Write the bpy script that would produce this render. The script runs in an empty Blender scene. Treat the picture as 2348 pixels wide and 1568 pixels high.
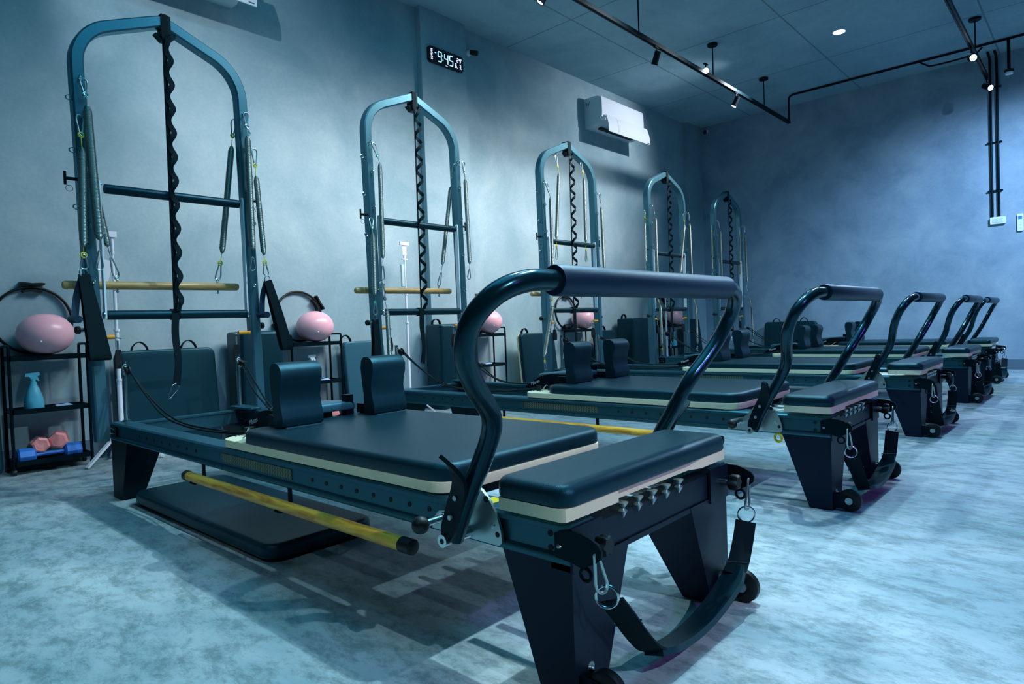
import bpy, bmesh, math, random
from mathutils import Vector, Matrix
random.seed(7)
SC = bpy.context.scene
COL = SC.collection
PI = math.pi

# ------------------------------------------------------------------ camera
cam_d = bpy.data.cameras.new('camera'); cam = bpy.data.objects.new('camera', cam_d); COL.objects.link(cam)
cam_d.sensor_width = 36.0; cam_d.lens = 36.0 * 1486.2 / 2348.0; cam_d.clip_start = 0.02
Fv = Vector((-0.67363488, 0.73866326, -0.02434407)); Rv = Vector((0.73898147, 0.67270075, -0.03714948)); Uv = Vector((0.01106468, 0.043015, 0.99901315))
M = Matrix((Rv, Uv, -Fv)).transposed().to_4x4(); M.translation = Vector((3.4521, -0.9634, 0.7336))
cam.matrix_world = M
SC.camera = cam
# ------------------------------------------------------------------ world, exposure
w = bpy.data.worlds.new('world'); SC.world = w; w.use_nodes = True
bg = w.node_tree.nodes['Background']; bg.inputs[0].default_value = (0.01, 0.19, 0.36, 1); bg.inputs[1].default_value = 0.07
SC.view_settings.view_transform = 'Standard'; SC.view_settings.look = 'None'
SC.view_settings.exposure = 0.0; SC.view_settings.gamma = 1.0; SC.view_settings.use_curve_mapping = False
# ------------------------------------------------------------------ lights
def spot(name, loc, target, watts, color, size=55, blend=.4, rad=.03):
    d = bpy.data.lights.new(name, 'SPOT'); d.energy = watts; d.color = color; d.spot_size = math.radians(size); d.spot_blend = blend; d.shadow_soft_size = rad
    o = bpy.data.objects.new(name, d); COL.objects.link(o); o.location = loc
    o.rotation_euler = (Vector(target) - Vector(loc)).to_track_quat('-Z', 'Y').to_euler(); return o
def point(name, loc, watts, color, rad=.05):
    d = bpy.data.lights.new(name, 'POINT'); d.energy = watts; d.color = color; d.shadow_soft_size = rad
    o = bpy.data.objects.new(name, d); COL.objects.link(o); o.location = loc; return o
def area(name, loc, target, watts, color, sx, sy):
    d = bpy.data.lights.new(name, 'AREA'); d.energy = watts; d.color = color; d.shape = 'RECTANGLE'; d.size = sx; d.size_y = sy
    o = bpy.data.objects.new(name, d); COL.objects.link(o); o.location = loc
    o.rotation_euler = (Vector(target) - Vector(loc)).to_track_quat('-Z', 'Y').to_euler(); return o
CW = (0.64, 0.88, 0.96); CB = (0.42, 0.66, 1.0); CT = (0.90, 0.87, 0.87)
XW, YB, ZC = -1.255, 8.703, 3.733
# track spots washing the left wall between the towers
for y, ty, wt in ((1.6, 0.6, 170), (2.9, 1.7, 360), (4.1, 2.9, 410), (5.3, 4.1, 430), (6.5, 5.2, 350)):
    spot('wall_spot_light', (0.9, y, 3.30), (-1.25, ty, 1.35), wt, CT, 64, 1.0, .45)
spot('wall_spot_light', (0.75, 6.75, 3.55), (-1.2, 6.0, 2.7), 150, (.85, .92, 1.0), 85, 1.0, .02)
spot('wall_spot_light', (0.335, -0.1, 3.22), (-1.1, 0.9, 2.9), 60, (.8, .9, 1.0), 60, .8, .02)
# ceiling downlights
DL = [(1.414, 6.616), (1.414, 4.1), (1.414, 1.6)]
for x, y in DL: spot('downlight_light', (x, y, ZC - .03), (x, y, 0), 150, CW, 100, .5, .05)
# track lights over the aisle at the foot end
spot('aisle_spot_light', (2.511, 7.13, 3.2), (3.4, 3.4, 0), 110, CB, 80, .6)
spot('aisle_spot_light', (2.511, 3.9, 3.2), (3.6, 1.7, 0), 155, CW, 76, .6)
spot('aisle_spot_light', (2.511, 1.5, 3.3), (2.2, -0.7, 0), 310, CW, 88, .6)
spot('aisle_spot_light', (2.511, 6.0, 3.2), (3.6, 4.0, 0), 150, CB, 80, .6)
# lamps and added lights on the side of the room behind the viewer
spot('front_spot_light', (6.1, -0.13, 3.3), (1.9, 0.2, 0.2), 340, CW, 36, .5, .025)
for y in (0.6, 2.4, 4.4): spot('violet_fill_light', (5.6, y, 1.9), (2.75, y + .2, 0.35), 85, (0.55, 0.10, 1.0), 42, .9)  # added violet fill for the purple sheen on pads and grips, no real lamps
spot('front_spot_light', (2.6, -2.6, 3.0), (1.7, -0.1, 0.2), 40, CW, 30, .8, .03)  # added spot to brighten the amber pole, not a lamp of the room
spot('back_wall_light', (4.0, 6.6, 3.3), (2.6, 8.7, 0.9), 700, CB, 92, .9)
area('teal_fill_light', (2.2, 1.3, 3.7), (2.2, 1.3, 0), 85, (0.06, 0.58, 0.9), 3, 3.8)  # added teal fill above the view, tints upper wall and mats; no panel exists

# ------------------------------------------------------------------ materials
def mat(name, col, rough=.5, metal=0., spec=.5, noise=0., nscale=20., bump=0., bscale=60., emit=None, estr=0., coat=0., tint=None):
    m = bpy.data.materials.new(name); m.use_nodes = True
    nt = m.node_tree; b = nt.nodes['Principled BSDF']
    b.inputs['Base Color'].default_value = (*col, 1); b.inputs['Roughness'].default_value = rough; b.inputs['Metallic'].default_value = metal
    b.inputs['Specular IOR Level'].default_value = spec; b.inputs['Coat Weight'].default_value = coat
    if tint: b.inputs['Specular Tint'].default_value = (*tint, 1)
    tc = nt.nodes.new('ShaderNodeTexCoord')
    if noise:
        n = nt.nodes.new('ShaderNodeTexNoise'); n.inputs['Scale'].default_value = nscale; n.inputs['Detail'].default_value = 6
        nt.links.new(tc.outputs['Object'], n.inputs['Vector'])
        r = nt.nodes.new('ShaderNodeMix'); r.data_type = 'RGBA'
        r.inputs[6].default_value = (*[c * (1 - noise) for c in col], 1); r.inputs[7].default_value = (*[min(1, c * (1 + noise)) for c in col], 1)
        nt.links.new(n.outputs['Fac'], r.inputs[0]); nt.links.new(r.outputs[2], b.inputs['Base Color'])
    if bump:
        n2 = nt.nodes.new('ShaderNodeTexNoise'); n2.inputs['Scale'].default_value = bscale; n2.inputs['Detail'].default_value = 4
        nt.links.new(tc.outputs['Object'], n2.inputs['Vector'])
        bp = nt.nodes.new('ShaderNodeBump'); bp.inputs['Strength'].default_value = bump; bp.inputs['Distance'].default_value = .002
        nt.links.new(n2.outputs['Fac'], bp.inputs['Height']); nt.links.new(bp.outputs[0], b.inputs['Normal'])
    if emit:
        b.inputs['Emission Color'].default_value = (*emit, 1); b.inputs['Emission Strength'].default_value = estr
    return m
def concrete(name, c0, c1, c2, rough, s=1.0, grooves=False, floor=False):
    m = bpy.data.materials.new(name); m.use_nodes = True; nt = m.node_tree; b = nt.nodes['Principled BSDF']; N = nt.nodes.new; Lk = nt.links.new
    tc = N('ShaderNodeTexCoord'); mp = N('ShaderNodeMapping'); Lk(tc.outputs['Object'], mp.inputs['Vector'])
    if floor: mp.inputs['Scale'].default_value = (.7, 1.3, 1); mp.inputs['Rotation'].default_value = (0, 0, .5)
    a = N('ShaderNodeTexNoise'); a.inputs['Scale'].default_value = 1.6 * s; a.inputs['Detail'].default_value = 10; a.inputs['Roughness'].default_value = .62; a.inputs['Distortion'].default_value = .4
    Lk(mp.outputs[0], a.inputs['Vector'])
    cr = N('ShaderNodeValToRGB'); cr.color_ramp.elements[0].position = .36; cr.color_ramp.elements[1].position = .68
    cr.color_ramp.elements[0].color = (*c0, 1); cr.color_ramp.elements[1].color = (*c2, 1)
    e = cr.color_ramp.elements.new(.52); e.color = (*c1, 1); Lk(a.outputs['Fac'], cr.inputs[0])
    f = N('ShaderNodeTexNoise'); f.inputs['Scale'].default_value = (11 if floor else 40) * s; f.inputs['Detail'].default_value = 14; f.inputs['Roughness'].default_value = .82 if floor else .75; f.inputs['Distortion'].default_value = .15 if floor else 0
    Lk(mp.outputs[0], f.inputs['Vector'])
    c3 = N('ShaderNodeValToRGB'); c3.color_ramp.elements[0].position = .41 if floor else .25; c3.color_ramp.elements[1].position = .54 if floor else .75
    lo = .56 if floor else .86
    c3.color_ramp.elements[0].color = (lo * .9, lo, lo, 1); c3.color_ramp.elements[1].color = (1.0, 1.0, 1.0, 1); Lk(f.outputs['Fac'], c3.inputs[0])
    mx = N('ShaderNodeMix'); mx.data_type = 'RGBA'; mx.blend_type = 'MULTIPLY'; mx.inputs[0].default_value = 1
    Lk(cr.outputs[0], mx.inputs[6]); Lk(c3.outputs[0], mx.inputs[7]); out = mx.outputs[2]
    bp = N('ShaderNodeBump'); bp.inputs['Strength'].default_value = .25; bp.inputs['Distance'].default_value = .004; Lk(f.outputs['Fac'], bp.inputs['Height'])
    Lk(bp.outputs[0], b.inputs['Normal'])
    if grooves:
        sx = N('ShaderNodeSeparateXYZ'); Lk(tc.outputs['Object'], sx.inputs[0])
        def line(sock, off):
            q = N('ShaderNodeMath'); q.operation = 'ADD'; Lk(sock, q.inputs[0]); q.inputs[1].default_value = off
            r = N('ShaderNodeMath'); r.operation = 'PINGPONG'; Lk(q.outputs[0], r.inputs[0]); r.inputs[1].default_value = .745
            t = N('ShaderNodeMath'); t.operation = 'LESS_THAN'; Lk(r.outputs[0], t.inputs[0]); t.inputs[1].default_value = .008; return t.outputs[0]
        l1 = line(sx.outputs[0], .39 + 14.9); l2 = line(sx.outputs[1], -4.29 + 14.9)
        mm = N('ShaderNodeMath'); mm.operation = 'MAXIMUM'; Lk(l1, mm.inputs[0]); Lk(l2, mm.inputs[1])
        m2 = N('ShaderNodeMix'); m2.data_type = 'RGBA'; m2.blend_type = 'MULTIPLY'; Lk(mm.outputs[0], m2.inputs[0]); Lk(out, m2.inputs[6]); m2.inputs[7].default_value = (.55, .55, .55, 1); out = m2.outputs[2]
    Lk(out, b.inputs['Base Color']); b.inputs['Roughness'].default_value = rough; b.inputs['Specular IOR Level'].default_value = .3
    return m
M_wall = concrete('plaster_wall', (.28, .42, .48), (.36, .49, .55), (.44, .56, .60), .75)
M_wallb = concrete('plaster_back_wall', (.24, .34, .44), (.31, .41, .52), (.39, .49, .58), .78, 1.3)
M_ceil = concrete('plaster_ceiling', (.27, .43, .50), (.33, .50, .57), (.39, .56, .62), .8, .8, grooves=True)
M_floor = concrete('mottled_floor', (.24, .37, .41), (.38, .48, .52), (.54, .62, .64), .45, 1.0, floor=True)
M_base = mat('baseboard_paint', (.10, .16, .22), .6)
TT = (.22, .72, 1.0)
M_alu = mat('rail_grey', (.036, .115, .145), .34, .55, .5, .06, 30, tint=TT)
M_black = mat('black_steel', (.0015, .006, .009), .45, 0, .18, 0, 20, .15, 300, tint=TT)
M_leg = mat('powder_coated_steel', (.006, .012, .022), .42, 0, .3, 0, 20, .15, 400, tint=(.4, .6, 1.0))
M_tube = mat('black_tube', (.002, .014, .020), .20, .0, .6, tint=TT)
M_leather = mat('black_vinyl', (.0025, .018, .027), .40, 0, .65, .10, 40, .3, 500, tint=(.22, .76, 1.0))
M_leath2 = mat('grey_vinyl', (.03, .10, .14), .36, 0, .5, 0, 40, .2, 500, tint=TT)
M_bar = mat('padded_bar', (.002, .016, .024), .4, 0, .5, tint=TT)
M_foam = mat('foam_grip', (.006, .022, .042), .42, 0, .6, .1, 200, .25, 700, tint=(.34, .64, 1.0))
M_cream = mat('cream_board_edge', (.95, .84, .58), .45, 0, .4, .04, 8)
M_tower = mat('tower_frame_grey', (.07, .19, .24), .34, .5, .5, tint=(.5, .85, 1))
M_chrome = mat('chrome', (.62, .70, .72), .16, 1.)
M_steel = mat('zinc_steel', (.45, .55, .55), .32, .9, .5, .1, 60)
M_strap = mat('black_webbing', (.003, .013, .018), .75, 0, .12, .2, 300)
M_rope = mat('black_rope', (.004, .012, .016), .6, 0, .3)
M_rub = mat('black_rubber', (.004, .008, .010), .45, 0, .4)
M_yel = mat('yellow_sleeve', (.80, .62, .02), .4)
M_grn = mat('green_sleeve', (.03, .32, .22), .4)
M_oran = mat('orange_sleeve', (.85, .33, .01), .4)
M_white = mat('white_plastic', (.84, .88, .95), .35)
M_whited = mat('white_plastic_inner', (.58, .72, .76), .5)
M_pink = mat('pink_rubber', (1.0, .50, .58), .30, 0, .5)
M_pinkd = mat('pink_vinyl_coat', (1.0, .34, .34), .4)
M_blue = mat('blue_vinyl_coat', (.03, .20, .70), .4)
M_bottle = mat('pale_blue_plastic', (.10, .45, .62), .3, 0, .5)
M_cloth = mat('pale_blue_cloth', (.32, .52, .80), .8, 0, .2, .2, 30)
M_gtube = mat('grey_ring_pad', (.10, .13, .20), .5)
M_dkblue = mat('clock_case', (.003, .004, .02), .25)
M_led = mat('clock_led', (.3, .5, 1), .5, emit=(.35, .70, 1.0), estr=2.2)
M_ledw = mat('clock_led_small', (.8, .8, 1), .5, emit=(.7, .75, 1.0), estr=1.8)
M_lamp = mat('lamp_glass', (1, 1, 1), .5, emit=(.75, .88, 1.0), estr=30)
M_lampd = mat('lamp_glass_dim', (1, 1, 1), .5, emit=(.8, .9, 1.0), estr=6)
M_txt = mat('white_print', (.7, .75, .8), .5)
M_ltxt = mat('grey_print', (.10, .16, .22), .5)
M_hole = mat('dark_hole', (.002, .006, .008), .7)
def wood(name, c0, c1, blot=False):
    m = bpy.data.materials.new(name); m.use_nodes = True; nt = m.node_tree; b = nt.nodes['Principled BSDF']; N = nt.nodes.new; Lk = nt.links.new
    tc = N('ShaderNodeTexCoord'); mp = N('ShaderNodeMapping'); mp.inputs['Scale'].default_value = (2.2, 18, 18) if blot else (18, 2.5, 18); Lk(tc.outputs['Object'], mp.inputs['Vector'])
    n = N('ShaderNodeTexNoise'); n.inputs['Scale'].default_value = 2.5; n.inputs['Detail'].default_value = 6; n.inputs['Distortion'].default_value = 1.2; Lk(mp.outputs[0], n.inputs['Vector'])
    cr = N('ShaderNodeValToRGB'); cr.color_ramp.elements[0].position = .35; cr.color_ramp.elements[1].position = .62; cr.color_ramp.elements[0].color = (*c0, 1); cr.color_ramp.elements[1].color = (*c1, 1)
    Lk(n.outputs['Fac'], cr.inputs[0]); Lk(cr.outputs[0], b.inputs['Base Color']); b.inputs['Roughness'].default_value = .38; return m
M_dowel = wood('dowel_wood', (.50, .27, .09), (.72, .42, .17))
M_pole = wood('amber_wood_pole', (.60, .22, .02), (1.0, .54, .06), True)
def spring_mat():
    m = bpy.data.materials.new('coiled_wire'); m.use_nodes = True; nt = m.node_tree; b = nt.nodes['Principled BSDF']; N = nt.nodes.new; Lk = nt.links.new
    b.inputs['Base Color'].default_value = (.30, .34, .32, 1); b.inputs['Metallic'].default_value = .9; b.inputs['Roughness'].default_value = .3
    tc = N('ShaderNodeTexCoord'); wv = N('ShaderNodeTexWave'); wv.bands_direction = 'Z'; wv.inputs['Scale'].default_value = 55; Lk(tc.outputs['Object'], wv.inputs['Vector'])
    bp = N('ShaderNodeBump'); bp.inputs['Strength'].default_value = .9; bp.inputs['Distance'].default_value = .002; Lk(wv.outputs['Fac'], bp.inputs['Height']); Lk(bp.outputs[0], b.inputs['Normal']); return m
M_spring = spring_mat()
def grille_mat():
    m = bpy.data.materials.new('gold_chevron_print'); m.use_nodes = True; nt = m.node_tree; b = nt.nodes['Principled BSDF']; N = nt.nodes.new; Lk = nt.links.new
    tc = N('ShaderNodeTexCoord'); sx = N('ShaderNodeSeparateXYZ'); Lk(tc.outputs['Object'], sx.inputs[0])
    def mth(op, a, bv):
        q = N('ShaderNodeMath'); q.operation = op
        Lk(a, q.inputs[0])
        if isinstance(bv, float): q.inputs[1].default_value = bv
        else: Lk(bv, q.inputs[1])
        return q.outputs[0]
    zz = mth('PINGPONG', sx.outputs[2], .006); xs = mth('ADD', sx.outputs[0], zz); fr = mth('PINGPONG', mth('ADD', xs, 5.0), .008); st = mth('LESS_THAN', fr, .0028)
    mx = N('ShaderNodeMix'); mx.data_type = 'RGBA'; Lk(st, mx.inputs[0]); mx.inputs[6].default_value = (.045, .10, .10, 1); mx.inputs[7].default_value = (.25, .24, .10, 1)
    Lk(mx.outputs[2], b.inputs['Base Color']); b.inputs['Roughness'].default_value = .45; b.inputs['Metallic'].default_value = .3; return m
M_grille = grille_mat()

# ------------------------------------------------------------------ mesh helpers
class MB:
    def __init__(s): s.v = []; s.f = []; s.mi = []; s.m = 0
    def mat(s, i): s.m = i; return s
    def add(s, vs, fs):
        o = len(s.v); s.v += [tuple(v) for v in vs]; s.f += [tuple(i + o for i in f) for f in fs]; s.mi += [s.m] * len(fs); return s
    def box(s, x0, x1, y0, y1, z0, z1):
        vs = [(x, y, z) for z in (z0, z1) for y in (y0, y1) for x in (x0, x1)]
        return s.add(vs, [(0, 2, 3, 1), (4, 5, 7, 6), (0, 1, 5, 4), (2, 6, 7, 3), (0, 4, 6, 2), (1, 3, 7, 5)])
    def prism(s, poly, axis, a, b):
        # poly of 2D points, extruded along axis from a to b
        n = len(poly)
        def P(p, t): return {0: (t, p[0], p[1]), 1: (p[0], t, p[1]), 2: (p[0], p[1], t)}[axis]
        vs = [P(p, a) for p in poly] + [P(p, b) for p in poly]
        fs = [tuple(range(n))[::-1], tuple(range(n, 2 * n))] + [(i, (i + 1) % n, (i + 1) % n + n, i + n) for i in range(n)]
        return s.add(vs, fs)
    def loft(s, rings, cap=True, closed=True):
        n = len(rings[0]); vs = [p for r in rings for p in r]; fs = []
        for k in range(len(rings) - 1):
            for i in range(n if closed else n - 1):
                j = (i + 1) % n; fs.append((k * n + i, k * n + j, (k + 1) * n + j, (k + 1) * n + i))
        if cap: fs.append(tuple(range(n))[::-1]); fs.append(tuple(range((len(rings) - 1) * n, len(rings) * n)))
        return s.add(vs, fs)
    def tube(s, pts, r, seg=12, closed=False, cap=True, sx=1.0):
        pts = [Vector(p) for p in pts]; n = len(pts); rr = r if isinstance(r, (list, tuple)) else [r] * n; rings = []
        def tang(i):
            if closed: return (pts[(i + 1) % n] - pts[i - 1]).normalized()
            return (pts[min(i + 1, n - 1)] - pts[max(i - 1, 0)]).normalized()
        t = tang(0); u = Vector((0, 0, 1)).cross(t)
        if u.length < .05: u = Vector((0, 1, 0)).cross(t)
        u.normalize()
        for i in range(n):
            t = tang(i); u = (u - t * u.dot(t)).normalized(); w_ = t.cross(u)
            rings.append([pts[i] + (u * math.cos(2 * PI * k / seg) * sx + w_ * math.sin(2 * PI * k / seg)) * rr[i] for k in range(seg)])
        if closed: rings.append(rings[0]); return s.loft(rings, cap=False)
        return s.loft(rings, cap=cap)
    def cyl(s, p, q, r, seg=20, r2=None): return s.tube([p, q], [r, r if r2 is None else r2], seg)
    def ring(s, c, r, tr, n=(1, 0, 0), seg=22, ts=8):
        n = Vector(n).normalized(); a = n.orthogonal().normalized(); b = n.cross(a); c = Vector(c)
        return s.tube([c + (a * math.cos(2 * PI * k / seg) + b * math.sin(2 * PI * k / seg)) * r for k in range(seg)], tr, ts, closed=True)
    def lathe(s, prof, c=(0, 0, 0), axis=(0, 0, 1), seg=28):
        ax = Vector(axis).normalized(); a = ax.orthogonal().normalized(); b = ax.cross(a); c = Vector(c)
        return s.loft([[c + ax * h + (a * math.cos(2 * PI * k / seg) + b * math.sin(2 * PI * k / seg)) * r for k in range(seg)] for r, h in prof])
    def ball(s, c, r, sq=1.0, seg=24):
        prof = [(max(1e-4, r * math.sin(PI * k / 14)), -r * sq * math.cos(PI * k / 14)) for k in range(15)]; return s.lathe(prof, c, seg=seg)
    def ribbon(s, pts, ws, th=.003, side=None):
        # flat strap: pts centre line, ws = (width, side vector) list or width
        pts = [Vector(p) for p in pts]; rings = []; n = len(pts)
        for i, p in enumerate(pts):
            t = (pts[min(i + 1, n - 1)] - pts[max(i - 1, 0)]).normalized()
            sv = side(i) if callable(side) else Vector(side); sv = (Vector(sv) - t * Vector(sv).dot(t)).normalized(); nn = t.cross(sv)
            w_ = (ws[i] if isinstance(ws, (list, tuple)) else ws) / 2; h = th / 2
            rings.append([p + sv * w_ + nn * h, p - sv * w_ + nn * h, p - sv * w_ - nn * h, p + sv * w_ - nn * h])
        return s.loft(rings)
    def cushion(s, x0, x1, y0, y1, z0, z1, rc=.04, rt=.015, rb=.004, seg=8):
        def outline(d, z):
            out = []; r = max(rc - d, .002)
            for cx, cy, a0 in ((x1 - d - r, y1 - d - r, 0), (x0 + d + r, y1 - d - r, 90), (x0 + d + r, y0 + d + r, 180), (x1 - d - r, y0 + d + r, 270)):
                for k in range(seg + 1):
                    a = math.radians(a0 + 90 * k / seg); out.append((cx + r * math.cos(a), cy + r * math.sin(a), z))
            return out
        rings = []
        for k in range(4): a = PI / 2 * k / 3; rings.append(outline(rb * (1 - math.sin(a)), z0 + rb * (1 - math.cos(a))))
        for k in range(7): a = PI / 2 * k / 6; rings.append(outline(rt * (1 - math.cos(a)), z1 - rt + rt * math.sin(a)))
        rings.append(outline(rt + .03, z1 + .0015) if min(x1 - x0, y1 - y0) > .12 else outline(rt + .004, z1))
        return s.loft(rings)
    def xf(s, m):
        s.v = [tuple(m @ Vector(v)) for v in s.v]; return s
    def build(s, name, mats, parent=None, org=(0, 0, 0), smooth=40, link=True):
        me = bpy.data.meshes.new(name); o = Vector(org)
        me.from_pydata([tuple(Vector(v) - o) for v in s.v], [], s.f)
        mats = mats if isinstance(mats, (list, tuple)) else [mats]
        for m in mats: me.materials.append(m)
        for i, p in enumerate(me.polygons): p.material_index = min(s.mi[i], len(mats) - 1); p.use_smooth = True
        bm = bmesh.new(); bm.from_mesh(me); bmesh.ops.remove_doubles(bm, verts=bm.verts, dist=1e-6); bmesh.ops.recalc_face_normals(bm, faces=bm.faces); bm.to_mesh(me); bm.free()
        me.set_sharp_from_angle(angle=math.radians(smooth))
        ob = bpy.data.objects.new(name, me); COL.objects.link(ob)
        if parent: ob.parent = parent
        else: ob.location = o
        return ob
def tag(o, label, cat, group=None):
    o['label'] = label; o['category'] = cat
    if group: o['group'] = group
    return o
def thing(name, label, cat, loc=(0, 0, 0), group=None, rz=0):
    o = bpy.data.objects.new(name, None); COL.objects.link(o); o.location = loc; o.rotation_euler = (0, 0, rz); o.empty_display_size = .1
    return tag(o, label, cat, group)
def struct(name, mb, m):
    o = mb.build(name, m); o['kind'] = 'structure'; return o
def kids(o): return list(o.children)
def copy_tree(o, parent=None):
    c = o.copy(); COL.objects.link(c)
    if parent: c.parent = parent
    for ch in kids(o): copy_tree(ch, c)
    return c
def smooth_path(pts, n=8):
    P = [Vector(p) for p in pts]; P = [P[0] * 2 - P[1]] + P + [P[-1] * 2 - P[-2]]; out = []
    for i in range(1, len(P) - 2):
        for k in range(n):
            t = k / n; a, b, c, d = P[i - 1], P[i], P[i + 1], P[i + 2]
            out.append(.5 * ((2 * b) + (c - a) * t + (2 * a - 5 * b + 4 * c - d) * t * t + (3 * b - a - 3 * c + d) * t ** 3))
    out.append(P[-2]); return out
def text_obj(body, size, m4, mt, name, parent, org=(0, 0, 0), ext=.001, shear=0):
    cu = bpy.data.curves.new('t', 'FONT'); cu.body = body; cu.size = size; cu.extrude = ext; cu.shear = shear; cu.align_x = 'CENTER'; cu.align_y = 'CENTER'
    t = bpy.data.objects.new('t', cu); COL.objects.link(t); bpy.context.view_layer.update()
    me = bpy.data.meshes.new_from_object(t.evaluated_get(bpy.context.evaluated_depsgraph_get())); bpy.data.objects.remove(t)
    me.transform(Matrix.Translation(-Vector(org)) @ m4); me.materials.clear(); me.materials.append(mt)
    o = bpy.data.objects.new(name, me); COL.objects.link(o); o.parent = parent; return o

# ------------------------------------------------------------------ room
struct('floor', MB().box(-1.45, 8, -4, 8.9, -.1, 0), M_floor)
struct('ceiling', MB().box(-1.45, 8, -4, 8.9, ZC, ZC + .1), M_ceil)
struct('wall_left', MB().box(-1.45, XW, -4, 8.9, 0, ZC), M_wall)
struct('wall_back', MB().box(XW, 8, YB, 8.9, 0, ZC), M_wallb)
struct('trim_1', MB().box(XW, -1.185, 3.02, 3.595, 0, ZC), M_wall)
struct('trim_2', MB().box(XW, -1.185, 8.25, YB, 0, ZC), M_wall)
struct('baseboard_left', MB().box(XW, XW + .012, -4, 3.02, 0, .12).box(XW, XW + .012, 3.595, 8.25, 0, .12), M_base)
struct('baseboard_back', MB().box(-1.185, 8, YB - .012, YB, 0, .12), M_base)

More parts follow.
